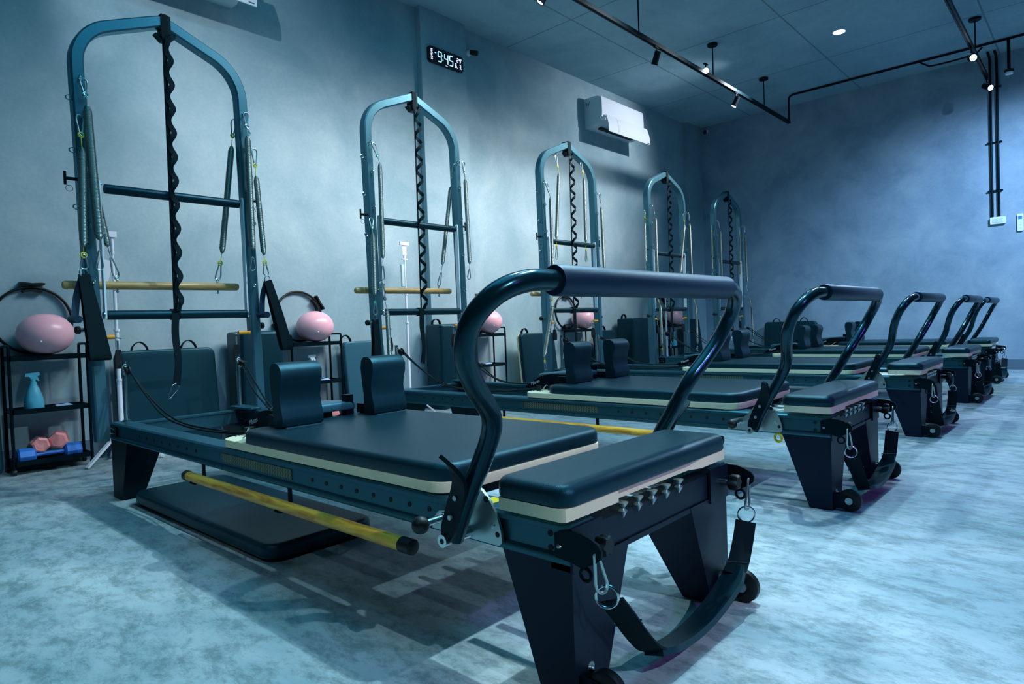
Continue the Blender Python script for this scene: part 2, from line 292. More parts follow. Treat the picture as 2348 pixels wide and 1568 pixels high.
# ------------------------------------------------------------------ pilates reformer (prototype)
W, L, ZT, ZB = .68, 2.705, .3525, .274
OX, OY = 1.35, .34
ORG = (OX, OY, 0)
def my(y, far): return W - y if far else y
REF = []
def build_reformer():
    R = thing('pilates_reformer', 'x', 'exercise machine', (0, 0, 0), 'reformers standing in a row along the room')
    def P(mb, name, m, par=None, smooth=40): return mb.build(name, m, par or R, ORG, smooth)
    for far in (0, 1):
        # side rail: I-shaped aluminium profile
        prof = [(0, .3465), (.006, ZT), (.074, ZT), (.08, .3465), (.08, .335), (.07, .333), (.07, .296), (.08, .292), (.08, ZB), (0, ZB), (-.002, .279), (0, .287), (.009, .292), (.009, .333), (0, .337)]
        mb = MB(); mb.prism([(my(y, far), z) for y, z in prof], 0, 0, L)
        mb.mat(1)
        hx = [.36 + .085 * k for k in range(8)] + [1.77 + .0735 * k for k in range(9)]
        for x in hx: mb.cyl((x, my(.0085, far), .314), (x, my(.0075, far), .314), .0062, 14)
        for z in (.326, .298): mb.cyl((2.648, my(.0085, far), z), (2.648, my(.0075, far), z), .0062, 14)
        mb.mat(2).box(.006, .075, my(.004, far) - .005, my(.004, far) + .005, .284, .342)
        mb.mat(3)
        for ix in range(3):
            for z in (.325, .302): mb.ball((.018 + .02 * ix, my(-.003, far), z), .0035, .6, 10)
        rail = P(mb, 'side_rail', [M_alu, M_hole, M_black, M_steel])
        g = MB().box(1.18, 1.655, my(.0095, far) - .0022, my(.0095, far) + .0022, .300, .330)
        P(g, 'vent_grille', M_grille, rail)
    P(MB().box(.0, .05, .08, .60, .27, .343).box(.05, .058, .08, .60, .335, .343), 'head_beam', M_alu)
    fb = MB().box(2.655, 2.7, .078, .602, .262, .335)
    fb.box(2.655, 2.704, .0, .68, .262, .274)
    P(fb, 'foot_beam', M_leg)
    P(MB().box(1.26, 1.30, .079, .601, .275, .30), 'cross_brace', M_black)
    # head-end legs and foot-end legs
    for far in (0, 1):
        def leg(xa0, xa1, xb0, xb1, ya, yb):
            top = [(xa0, my(0, far), .274), (xa1, my(0, far), .274), (xa1, my(ya, far), .274), (xa0, my(ya, far), .274)]
            bot = [(xb0, my(0, far), .003), (xb1, my(0, far), .003), (xb1, my(yb, far), .003), (xb0, my(yb, far), .003)]
            mb = MB(); mb.loft([bot, top]); mb.box(xb0 + .005, xb1 - .005, my(.01, far) if not far else my(yb - .01, far), my(yb - .01, far) if not far else my(.01, far), 0, .004); return mb
        P(leg(0, .22, 0, .12, .16, .09), 'leg', M_black)
        lg = P(leg(2.527, L, 2.622, L, .2, .1), 'leg', M_leg)
        b = MB().ball((L + .002, my(.05, far), .062), .006, .6, 12).cyl((L - .002, my(.05, far), .062), (L + .001, my(.05, far), .062), .011, 14)
        P(b, 'bolt', M_steel, lg)
        # transport wheel and fork
        yw = my(.028, far)
        fk = MB()
        for s_ in (-.016, .016): fk.prism([(L - .01, .012), (2.75, .012), (2.772, .03), (2.765, .056), (2.74, .062), (L - .01, .062)], 1, yw + s_ - .0015, yw + s_ + .0015)
        fk.box(L - .002, L + .004, yw - .017, yw + .017, .012, .062)
        fork = P(fk, 'wheel_fork', M_black)
        wl = MB().lathe([(.012, -.013), (.034, -.013), (.040, -.009), (.0415, 0), (.040, .009), (.034, .013), (.012, .013)], (2.758, yw, .0415), (0, 1, 0), 30)
        whl = P(wl, 'wheel', M_rub, fork)
    for far in (0, 1):
        yw = my(.028, far)
        hb = MB().cyl((2.758, yw - .020, .0415), (2.758, yw + .020, .0415), .009, 16).cyl((2.758, yw - .0185, .0415), (2.758, yw + .0185, .0415), .013, 20)
        P(hb, 'wheel_bolt', M_steel)
    # carriage
    P(MB().cushion(1.18, 2.352, .002, .64, .356, .382, .055, .002, .002), 'carriage_board', M_cream)
    P(MB().cushion(1.33, 2.352, .002, .64, .382, .424, .06, .018, .004), 'carriage_mat', M_leather)
    under = MB().box(1.25, 2.30, .085, .595, .318, .3555)
    P(under, 'carriage_frame', M_black)
    for far in (0, 1):
        ys = (.085, .235) if not far else (.445, .595)
        prof = [(1.405, .426), (1.405, .50), (1.398, .55), (1.392, .60), (1.398, .628), (1.415, .641), (1.44, .642), (1.462, .632), (1.474, .612), (1.472, .585), (1.462, .555), (1.456, .525), (1.462, .49), (1.472, .46), (1.472, .435), (1.462, .426)]
        rings = []
        n = 8
        cx = sum(p[0] for p in prof) / len(prof); cz = sum(p[1] for p in prof) / len(prof)
        for k in range(n + 1):
            t = k / n; y = ys[0] + (ys[1] - ys[0]) * t
            e = .006
            d = e if k in (0, n) else 0
            rings.append([(x + (cx - x) * d * 8, y, z + (cz - z) * d * 3) for x, z in prof])
        mb = MB(); mb.loft(rings)
        sr = P(mb, 'shoulder_rest', M_leather, smooth=55)
        sb = MB().box(1.395, 1.478, ys[0] + .01, ys[1] - .01, .4195, .4275)
        P(sb, 'rest_base', M_leath2, sr)
        yp = ys[0] - .03 if far else ys[1] + .03
        br = MB().box(1.33, 1.36, yp - .016, yp + .016, .42, .50).box(1.33, 1.40, ys[0] + .02, ys[1] - .02, .425, .46)
        P(br, 'rest_bracket', M_black)
        ym = my(.10, far)
        cl = MB()
        for dx in (0, .045): cl.cyl((1.222 + dx, my(.09, far) + dx * (.9 if not far else -.9), .381), (1.222 + dx, my(.09, far) + dx * (.9 if not far else -.9), .412), .017, 22)
        P(cl, 'rope_cleat', M_rub)
        sc = MB()
        for sx, sy in ((1.20, .055), (1.262, .052), (1.20, .13)): sc.ball((sx, my(sy, far), .382), .008, .6, 14)
        sc.tube([(1.262, my(.052, far), .388), (1.285, my(.05, far), .402), (1.30, my(.05, far), .42), (1.312, my(.05, far), .418)], .0022, 8)
        P(sc, 'screw_eye', M_steel)
    hr = MB().cushion(-.15, .13, -.12, .12, 0, .032, .05, .014, .006)
    hr.xf(Matrix.Translation((1.235, .34, .437)) @ Matrix.Rotation(-.06, 4, 'Y'))
    hp = P(hr, 'headrest', M_leath2)
    P(MB().box(1.20, 1.23, .26, .42, .40, .43), 'headrest_bracket', M_black)
    # curved black name plate beside the shoulder rests
    arc = [(1.075 + .285 * k / 12, .396 + .072 * math.sin(PI * .5 * min(1, k / 8))) for k in range(13)]
    poly = [(1.20, .384), (1.10, .386)] + arc + [(1.36, .384)]
    lo = P(MB().prism(poly, 1, .142, .158), 'name_plate', M_black)
    m4 = Matrix.Translation((1.150, .1405, .421)) @ Matrix.Rotation(-.32, 4, 'Y') @ Matrix.Rotation(PI / 2, 4, 'X')
    text_obj('Pilates', .026, m4, M_txt, 'lettering', lo, ORG, .0006)
    # foot platform: notched board and padded top
    bd = [(2.545, -.026), (2.552, -.03), (2.705, -.03), (2.714, -.024), (2.716, -.01), (2.716, .15), (2.70, .165), (2.70, .48), (2.716, .52), (2.716, .65), (2.708, .66), (2.545, .66)]
    P(MB().prism(bd, 2, .366, .391), 'platform_board', M_cream)
    P(MB().cushion(2.532, 2.722, -.032, .662, .391, .432, .035, .02, .006), 'platform_mat', M_leather)
    for k in range(5):
        y = .175 + .06 * k
        P(MB().lathe([(.002, -.016), (.010, -.002), (.004, .004), (.010, .012), (.012, .016)], (2.709, y, .343), (0, 0, 1), 14), 'spring_anchor', M_steel)
    # footbar
    def arm(sg):
        pr = [(.388, 2.432, .290), (.388, 2.482, .395), (.388, 2.521, .46), (.393, 2.556, .522), (.413, 2.577, .567), (.470, 2.598, .622), (.512, 2.618, .675), (.527, 2.640, .725), (.520, 2.660, .760), (.490, 2.680, .792), (.440, 2.694, .811), (.36, 2.700, .816)]
        return [(x, .34 + sg * w_, z) for w_, x, z in pr]
    path = smooth_path(arm(-1) + [(2.70, .34, .816)] + arm(1)[::-1], 7)
    ft = MB().tube(path, .0205, 18)
    fbar = P(ft, 'footbar', M_tube, smooth=60)
    gp = MB().lathe([(.020, -.372), (.0285, -.372), (.030, -.368), (.030, .368), (.0285, .372), (.020, .372)], (2.70, .355, .816), (0, 1, 0), 30)
    P(gp, 'grip_sleeve', M_foam, fbar)
    for far in (0, 1):
        s_ = 1 if not far else -1
        ya = my(-.048, far)
        pl = MB()
        pts = [(2.31, .279), (2.318, .305), (2.335, .322), (2.375, .330), (2.395, .345), (2.435, .392), (2.45, .398), (2.475, .390), (2.50, .368), (2.518, .340), (2.528, .310), (2.530, .287), (2.522, .279)]
        a, b = sorted((my(-.006, far), my(.001, far)))
        pl.prism(pts, 1, a, b)
        pl.mat(1)
        for x, z in ((2.505, .318), (2.345, .300)): pl.cyl((x, my(-.0085, far), z), (x, my(-.004, far), z), .006, 16)
        pl.mat(2).cyl((2.518, my(-.0065, far), .302), (2.518, my(-.005, far), .302), .006, 14).cyl((2.488, my(-.0065, far), .372), (2.488, my(-.005, far), .372), .007, 14)
        bk = P(pl, 'footbar_bracket', [M_steel, M_chrome, M_hole])
        pb = MB().cyl((2.432, my(-.078, far), .292), (2.432, my(-.006, far), .292), .009, 16)
        pb.cyl((2.432, my(-.084, far), .292), (2.432, my(-.068, far), .292), .0135, 22).cyl((2.432, my(-.03, far), .292), (2.432, my(-.006, far), .292), .013, 22)
        pb.mat(1).cyl((2.432, my(-.0848, far), .292), (2.432, my(-.0838, far), .292), .006, 6)
        P(pb, 'pivot_bolt', [M_chrome, M_hole], bk)
        pk = MB().cyl((2.362, my(-.006, far), .313), (2.362, my(-.065, far), .313), .0085, 18).cyl((2.362, my(-.006, far), .313), (2.362, my(-.022, far), .313), .012, 18)
        pk.mat(1).ball((2.362, my(-.082, far), .313), .0195, 1, 24)
        P(pk, 'plunger_knob', [M_chrome, M_rub], bk)
        # black locking lever beside the arm
        lp = smooth_path([(2.436, my(-.074, far), .298), (2.460, my(-.074, far), .358), (2.484, my(-.078, far), .405), (2.500, my(-.092, far), .438), (2.513, my(-.122, far), .466), (2.524, my(-.154, far), .489)], 4)
        nl = len(lp); lw = [(.040 if k < 11 else .040 - .018 * (k - 10) / (nl - 11)) * (.7 if k in (0, nl - 1) else 1) for k in range(nl)]
        lm = MB().ribbon(lp, lw, .008, (.9, 0, -.43)).mat(1)
        for x, z in ((2.474, .388), (2.456, .345)): lm.cyl((x, my(-.083, far), z), (x, my(-.066, far), z), .0055, 12)
        P(lm, 'locking_lever', [M_black, M_steel])
        # hook plate with star knob at foot corner
        hp_ = [(2.672, .290), (2.672, .336), (2.70, .345), (2.735, .345), (2.755, .340), (2.772, .332), (2.780, .320), (2.778, .306), (2.766, .296), (2.735, .280), (2.712, .286)]
        a, b = sorted((my(-.009, far), my(-.003, far)))
        hk = MB().prism(hp_, 1, a, b).mat(1).ball((2.684, my(-.0095, far), .312), .006, .6, 12)
        hk.mat(0).ring((2.742, my(-.006, far), .270), .012, .0035, (0, 1, 0), 18, 6)
        hkp = P(hk, 'hook_plate', [M_black, M_steel])
        yk = my(.045, far)
        wg = MB().box(L - .001, L + .005, *sorted((my(-.003, far), my(.10, far))), .262, .348)
        P(wg, 'corner_plate', M_leg)
        sk = MB().cyl((L, yk, .312), (L + .05, yk, .312), .005, 12).mat(1)
        n = 30; rg = []
        for xx, sc_ in ((.030, .8), (.034, 1), (.052, 1), (.056, .85)):
            rg.append([(L + xx, yk + math.cos(2 * PI * k / n) * (.018 + .003 * math.cos(6 * 2 * PI * k / n)) * sc_, .312 + math.sin(2 * PI * k / n) * (.018 + .003 * math.cos(6 * 2 * PI * k / n)) * sc_) for k in range(n)])
        sk.loft(rg)
        P(sk, 'star_knob', [M_chrome, M_rub], hkp)
    P(MB().box(2.44, 2.476, .012, .066, ZT - .0005, ZT + .0012), 'warning_sticker', M_yel)['label'] = 'yellow warning sticker'
    # hooks and pegs under the near rail that hold the pole
    for x in (1.04, 1.655):
        hk = MB().box(x - .006, x + .006, -.004, .004, .222, .276).tube([(x, .0, .226), (x, -.012, .214), (x, -.032, .211), (x, -.050, .220)], .004, 8)
        P(hk, 'pole_hook', M_black)
    # tower frame
    yc = .345; hw = .3875
    half = [(hw, .262), (hw, 1.2), (hw, 2.0)]
    for k in range(0, 11): a = math.radians(68.2 * k / 10); half.append((hw - .22 + .22 * math.cos(a), 2.023 + .22 * math.sin(a)))
    half.append((.03, 2.319)); half.append((.010, 2.326))
    pathyz = [(yc - a, b) for a, b in half] + [(yc + a, b) for a, b in half[::-1]]
    rings = []
    nP = len(pathyz)
    for i, (y, z) in enumerate(pathyz):
        y0, z0 = pathyz[max(0, i - 1)]; y1, z1 = pathyz[min(nP - 1, i + 1)]
        t = Vector((0, y1 - y0, z1 - z0)).normalized(); nn = Vector((1, 0, 0)).cross(t)
        c = Vector((-.0475, y + (1.4 - z) * .016, z)); hx_, hn = .0325, .0275; r = .007
        ring_ = []
        for sx, sn in ((1, 1), (-1, 1), (-1, -1), (1, -1)):
            for q in ((0, 1), (1, 0)) if sx * sn > 0 else ((1, 0), (0, 1)):
                ring_.append(c + Vector((1, 0, 0)) * sx * (hx_ - r * q[0]) + nn * sn * (hn - r * q[1]))
        rings.append(ring_)
    tw = MB().loft(rings)
    tf = P(tw, 'tower_frame', M_tower, smooth=35)
    def eye(c, n):
        c = (c[0], c[1] + (1.4 - c[2]) * .016, c[2])
        P(MB().ring(c, .011, .003, n, 14, 6), 'eye_bolt', M_steel, tf)
    for s_ in (-1, 1):
        for z in (1.945, 1.76, 1.53, 1.27, 1.01): eye((-.002, yc + s_ * .385, z), (0, 1, 0))
        for z in (1.86, 1.62, 1.36): eye((-.0475, yc + s_ * .425, z), (1, 0, 0))
        eye((-.0475, yc + s_ * .19, 2.235), (1, 0, 0))
        for z in (1.42, 1.36, 1.30, .55): P(MB().cyl((-.0475, yc + s_ * .4155, z), (-.0475, yc + s_ * .414, z), .005, 10), 'adjustment_hole', M_hole, tf)
    apex = MB().prism([(yc - .05, 2.265), (yc + .05, 2.265), (yc + .018, 2.235), (yc - .018, 2.235)], 0, -.07, -.025).box(-.082, -.013, yc - .020, yc + .020, 2.268, 2.3585)
    P(apex, 'apex_bracket', M_black, tf)
    for s_, z in ((-1, 1.487), (1, 1.487)):
        pn = MB().cyl((-.0475, yc + s_ * .41, z), (-.0475, yc + s_ * .46, z), .008, 12).tube([(-.0475, yc + s_ * .462, z - .03), (-.0475, yc + s_ * .462, z + .032)], .006, 8).ring((-.0475, yc + s_ * .447, z - .045), .014, .0012, (1, 0, 0), 16, 5)
        P(pn, 'locking_pin', M_rub)
    for s_ in (-1, 1):
        kb = MB().cyl((-.0475, yc + s_ * .41, .79), (-.0475, yc + s_ * .435, .79), .010, 12).mat(1).lathe([(.010, 0), (.018, .003), (.018, .018), (.012, .024)], (-.0475, yc + s_ * .432, .79), (0, s_, 0), 18)
        P(kb, 'post_knob', [M_steel, M_rub])
        ob = MB().cyl((-.03, yc + s_ * .365, .753), (-.03, yc + s_ * .30, .753), .0105, 16)
        P(ob, 'orange_peg', M_oran)['label'] = 'orange plastic peg'
        pu = MB().ring((-.03, yc + s_ * .287, .748), .016, .0022, (0, 0.3, 1), 16, 6).tube([(-.03, yc + s_ * .287, .735), (-.03, yc + s_ * .287, .69)], .005, 8).mat(1)
        pu.prism([(yc + s_ * .287 - .014, .60), (yc + s_ * .287 + .014, .60), (yc + s_ * .287 + .018, .64), (yc + s_ * .287 + .008, .69), (yc + s_ * .287 - .008, .69), (yc + s_ * .287 - .018, .64)], 0, -.042, -.018)
        P(pu, 'hanging_pulley', [M_steel, M_rub])
    # push-through bar: two padded tubes joined by flat links
    for nm, z, ya, yb in (('upper_bar', 1.455, .033, .682), ('lower_bar', .857, .018, .70)):
        b = MB().lathe([(.012, 0), (.0215, .002), (.0225, .006), (.0225, yb - ya - .006), (.0215, yb - ya - .002), (.012, yb - ya)], (-.03, ya, z), (0, 1, 0), 24)
        P(b, nm, M_bar)
    for y in (.012, .698):
        lk = MB().prism([(-.045, .84), (-.015, .84), (-.013, 1.47), (-.02, 1.49), (-.04, 1.49), (-.047, 1.47)], 1, y - .004, y + .004)
        lkk = P(lk, 'bar_link', M_white)
        P(MB().ring((-.03, y - .006, .857), .015, .004, (0, 1, 0), 18, 6).cyl((-.03, y - .01, 1.475), (-.03, y + .014, 1.475), .006, 12), 'link_ring', M_chrome, lkk)
    # riser posts with spring-loaded pulleys
    for far, y in ((0, .06), (1, .605)):
        rp = MB().cyl((.035, y, .35), (.035, y, .638), .0105, 18)
        rpo = P(rp, 'riser_post', M_chrome)
        P(MB().cushion(-.005 if not far else -.01, .10 if not far else .22, y - .04, y + .035, ZT, ZT + .012, .02, .004, .003) if far else MB().cyl((.035, y, ZT), (.035, y, ZT + .006), .018, 18), 'post_base', M_alu, rpo)
        pm = MB()
        hel = [(.045 + .012 * t / 30, y + .011 * math.cos(t * .9), .612 - .0012 * t + .011 * math.sin(t * .9)) for t in range(31)]
        pm.tube(hel, .002, 6).mat(1)
        pm.lathe([(.006, -.012), (.024, -.012), (.026, -.008), (.018, -.003), (.018, .003), (.026, .008), (.024, .012), (.006, .012)], (.085, y, .592), (.25, .2, 1) if far else (.2, 1, .3), 22)
        P(pm, 'rope_pulley', [M_steel, M_rub], rpo)
        ys = .1 if not far else .58
        rm = MB()
        for dz, dy in ((0, 0), (.02, .02)):
            k = 1 if not far else -1
            pts = [(.10, y + k * dy * .4, .600 - dz), (.24, y + k * (.012 + dy), .50 - dz), (.40, y + k * (.03 + dy), .405), (.55, y + k * (.05 + dy), .368), (.80, y + k * (.055 + dy), .361 + dz * .2), (1.05, y + k * .06, .372 + dz * .2), (1.20, y + k * .045 + k * dy, .398), (1.235, y + k * .05 + k * dy, .402)]
            rm.tube(smooth_path(pts, 6), .0042, 8)
        P(rm, 'pull_rope', M_rope)
    # spring rack under the carriage
    sp = MB()
    for k in range(4): sp.cyl((2.36, .21 + .085 * k, .325), (2.65, .21 + .085 * k, .325), .011, 12)
    P(sp, 'carriage_springs', M_spring)
    return R
RX = [0, -.0054, -.0366, -.0316, -.0709]; RY = [0, 1.6034, 3.3932, 5.1472, 6.8028]
RL = ['nearest black pilates reformer with tower, whole machine filling the foreground',
      'second black pilates reformer from the camera, with its tower before the clock pillar',
      'third black pilates reformer, middle of the row, its tower left of the air conditioner',
      'fourth black pilates reformer, next to last before the back wall',
      'farthest black pilates reformer, its tower and footbar closest to the back wall']
proto = build_reformer()
refs = []
for i in range(5):
    r = proto if i == 0 else copy_tree(proto)
    r.location = (OX + RX[i], OY + RY[i], 0); r['label'] = RL[i]; refs.append(r)
MB().ring((2.512, .0, .258), .016, .0045, (.3, 1, 0), 20, 8).build('rail_ring', M_yel, refs[1], ORG)['label'] = 'yellow ring under the rail'
ORD = ['nearest', 'second', 'third', 'fourth', 'farthest']

# ------------------------------------------------------------------ hanging springs, straps and dowels of the towers
def cara_pts(p, q, wd, side):
    p = Vector(p); q = Vector(q); d = q - p; s = Vector(side).normalized(); out = []
    for t, a in ((0, 0), (.06, .32), (.2, .42), (.5, .7), (.75, .95), (.9, .85), (.98, .45)): out.append(p + d * t + s * a * wd / 2)
    out.append(q)
    for t, a in ((.98, .45), (.9, .85), (.75, .95), (.5, .7), (.2, .42), (.06, .32)): out.append(p + d * t - s * a * wd / 2)
    return out
def carabiner(mb, p, q, wd=.030, side=(0, 1, 0), r=.0036): mb.tube(cara_pts(p, q, wd, side), r, 8, closed=True)
def spring(i, eye, top, bot, end, label, r=.0155, ring_m=None, bring=None):
    # eye = where it is clipped, top/bot = ends of the coil, end = lower clip end. Local tower (x,y,z)
    o = Vector((RX[i], RY[i], 0)); eye, top, bot, end = [Vector(v) + o for v in (eye, top, bot, end)]
    T_ = thing('tension_spring', label, 'spring', tuple(bot), 'tower springs')
    B = tuple(bot); ax = (top - bot); Ln = ax.length; ax.normalize()
    c = MB().lathe([(.003, 0), (r * .6, .008), (r, .03), (r, Ln - .03), (r * .6, Ln - .008), (.003, Ln)], bot, ax, 16)
    c.build('coil', M_spring, T_, B)
    rt = top + (eye - top) * .38
    c = MB().tube([top - ax * .004, rt], .002, 6); c.ring(rt, .011, .0035, (1, .2, 0), 18, 8); c.build('end_ring', ring_m or M_chrome, T_, B)
    c = MB(); carabiner(c, rt + (eye - rt).normalized() * -.006, eye); c.build('snap_hook', M_steel, T_, B)
    c = MB().tube([bot + ax * .004, bot + (end - bot) * .3], .002, 6)
    rb = bot + (end - bot) * .36
    if bring: c.ring(rb, .012, .0035, (1, .2, 0), 18, 8)
    c.build('end_ring', bring or M_chrome, T_, B)
    c = MB(); carabiner(c, rb - (end - rb).normalized() * .004, end, .03); c.build('snap_hook', M_steel, T_, B)
def hand_strap(i, ring_p, bot, wd, label, grip=None):
    o = Vector((RX[i], RY[i], 0)); a = Vector(ring_p) + o; b = Vector(bot) + o
    T_ = thing('hand_strap', label, 'strap', tuple(b), 'hand straps hanging from the towers'); B = tuple(b)
    MB().ring(a, .017, .0025, (1, .15, 0), 20, 8).build('d_ring', M_chrome, T_, B)
    d = b - a; pts = []; ws = []
    for k in range(13): t = k / 12; pts.append(a + d * (.02 + .95 * t) + Vector((.018 * math.sin(PI * min(1, t * 1.3) * .55), 0, 0))); ws.append(.045 + (wd - .045) * t)
    for k in range(1, 8): an = PI * k / 8; pts.append(b + Vector((.017 * math.cos(an), 0, -.012 * math.sin(an)))); ws.append(wd)
    for k in range(12, -1, -1): t = k / 12; pts.append(a + d * (.02 + .95 * t) - Vector((.018 * math.sin(PI * min(1, t * 1.3) * .55), 0, 0))); ws.append(.045 + (wd - .045) * t)
    MB().ribbon(pts, ws, .005, (0, 1, 0)).build('webbing_loop', M_strap, T_, B)
    if grip:
        g = Vector(grip) + o; gm = MB()
        gm.ribbon(smooth_path([a + Vector((-.01, 0, -.01)), (a + g) / 2 + Vector((-.015, -.005, 0)), g], 4), .03, .004, (0, 1, .1))
        gm.cyl(g + Vector((-.05, 0, 0)), g + Vector((.06, 0, -.004)), .017, 18)
        gm.build('foam_handle', M_foam, T_, B)
N2 = ['near post of the nearest tower', 'near post of the second tower', 'near post of the third tower', 'near post of the fourth tower', 'near post of the farthest tower']
F2 = [s.replace('near post', 'far post') for s in N2]
for i in range(5):
    spring(i, (.012, -.04, 1.94), (.02, -.032 if i == 0 else 0, 1.82), (.028, -.012, 1.20), (.02, -.016, 1.065), 'long steel spring clipped high on the front of the ' + N2[i], .019 if i == 0 else .0145, None if i == 0 else (M_grn if i in (1, 3) else M_chrome))
    spring(i, (.012, .725 + (.03 if i else 0), 1.95), (.022, .722 + (.035 if i else 0), 1.825), (.028, .72 + (.045 if i else 0), 1.20), (.02, .718 + (.04 if i else 0), 1.09), 'long steel spring clipped high on the front of the ' + F2[i], .0165 if i == 0 else .0145)
# nearest tower extras
spring(0, (.012, -.062, 1.77), (.03, -.064, 1.62), (.03, -.078, 1.165), (.03, -.08, 1.065), 'steel spring with yellow rings holding a hand strap, near post of the nearest tower', .0165, M_yel, M_yel)
spring(0, (-.075, -.02, 1.93), (-.09, -.015, 1.62), (-.11, .060, 1.19), (-.12, .095, 1.045), 'dark spring slanting inward to the wooden dowel, near side of the nearest tower', .017)
spring(0, (-.08, .70, 1.93), (-.10, .690, 1.79), (-.11, .612, 1.19), (-.12, .585, 1.045), 'spring with yellow rings slanting inward to the dowel, far side of the nearest tower', .016, M_yel, M_yel)
spring(0, (.02, .758, 1.76), (.03, .757, 1.61), (.03, .782, 1.175), (.03, .79, 1.065), 'spring with yellow rings holding a hand strap, far post of the nearest tower', .015, M_yel, M_yel)
hand_strap(0, (.03, -.083, 1.05), (.04, -.038, .66), .085, 'black webbing hand strap hanging at the near post of the nearest tower', (.02, -.125, .84))
hand_strap(0, (.03, .795, 1.045), (.04, .885, .66), .06, 'black webbing hand strap hanging at the far post of the nearest tower', (.02, .76, .85))
# second tower extras
spring(1, (.0, -.072, 1.46), (.03, -.085, 1.36), (.03, -.088, .955), (.03, -.09, .84), 'spring with green ring clipped outside the near post of the second tower', .0145, M_grn, M_grn)
hand_strap(1, (.03, -.092, .82), (.03, -.098, .34), .065, 'long black webbing strap hanging at the near post of the second tower')
spring(1, (-.02, .70, 1.93), (-.09, .715, 1.78), (-.11, .62, 1.20), (-.12, .585, 1.045), 'spring with yellow ring slanting inward to the dowel, far side of the second tower', .0145, M_yel)
spring(1, (.02, -.03, 1.05), (.045, -.01, .875), (.05, -.005, .45), (.04, -.0, .37), 'short chrome spring standing before the lower near post of the second tower', .0145)
# third tower extras
spring(2, (-.03, .160, 2.21), (-.01, .168, 2.055), (-.01, .10, 1.475), (-.01, .095, 1.30), 'spring with yellow ring hanging from the near slope of the third tower arch', .015, M_yel, M_yel)
spring(2, (-.03, .530, 2.21), (-.01, .540, 2.07), (-.01, .535, 1.475), (-.01, .53, 1.30), 'spring with yellow rings hanging from the far slope of the third tower arch', .015, M_yel, M_yel)
spring(2, (.02, -.03, 1.02), (.06, -.07, .895), (.10, -.255, .47), (.11, -.25, .365), 'slanting spring with yellow rings at the foot of the third tower', .017, M_yel, M_yel)
# fourth and fifth
spring(3, (.02, -.05, 1.02), (.05, -.01, .895), (.055, -.01, .47), (.05, 0, .37), 'low chrome spring with yellow ring at the near post of the fourth tower', .0145, M_yel, M_yel)
spring(3, (.02, .76, 1.02), (.05, .80, .895), (.055, .80, .45), (.05, .79, .37), 'low chrome spring with yellow ring at the far post of the fourth tower', .0145, M_yel)
spring(3, (-.01, .68, 1.93), (-.01, .70, 1.81), (-.02, .58, 1.25), (-.02, .56, 1.13), 'slanting spring with yellow ring inside the far post of the fourth tower', .0145, M_yel)
spring(3, (-.0475, -.10, 1.90), (-.0475, -.105, 1.77), (-.0475, -.115, 1.35), (-.0475, -.11, 1.25), 'spring hanging on the outer side of the near post of the fourth tower', .011, M_yel)
spring(4, (-.01, .64, 1.93), (-.01, .66, 1.80), (-.02, .64, 1.30), (-.02, .62, 1.15), 'spring with yellow ring inside the far post of the farthest tower', .0145, M_yel)
spring(4, (.02, .80, 1.02), (.04, .86, .895), (.045, .87, .47), (.04, .86, .37), 'low chrome spring with yellow ring at the far post of the farthest tower', .0145, M_yel)
spring(4, (-.0475, -.10, 1.90), (-.0475, -.105, 1.77), (-.0475, -.115, 1.35), (-.0475, -.11, 1.25), 'spring hanging on the outer side of the near post of the farthest tower', .011, M_yel)
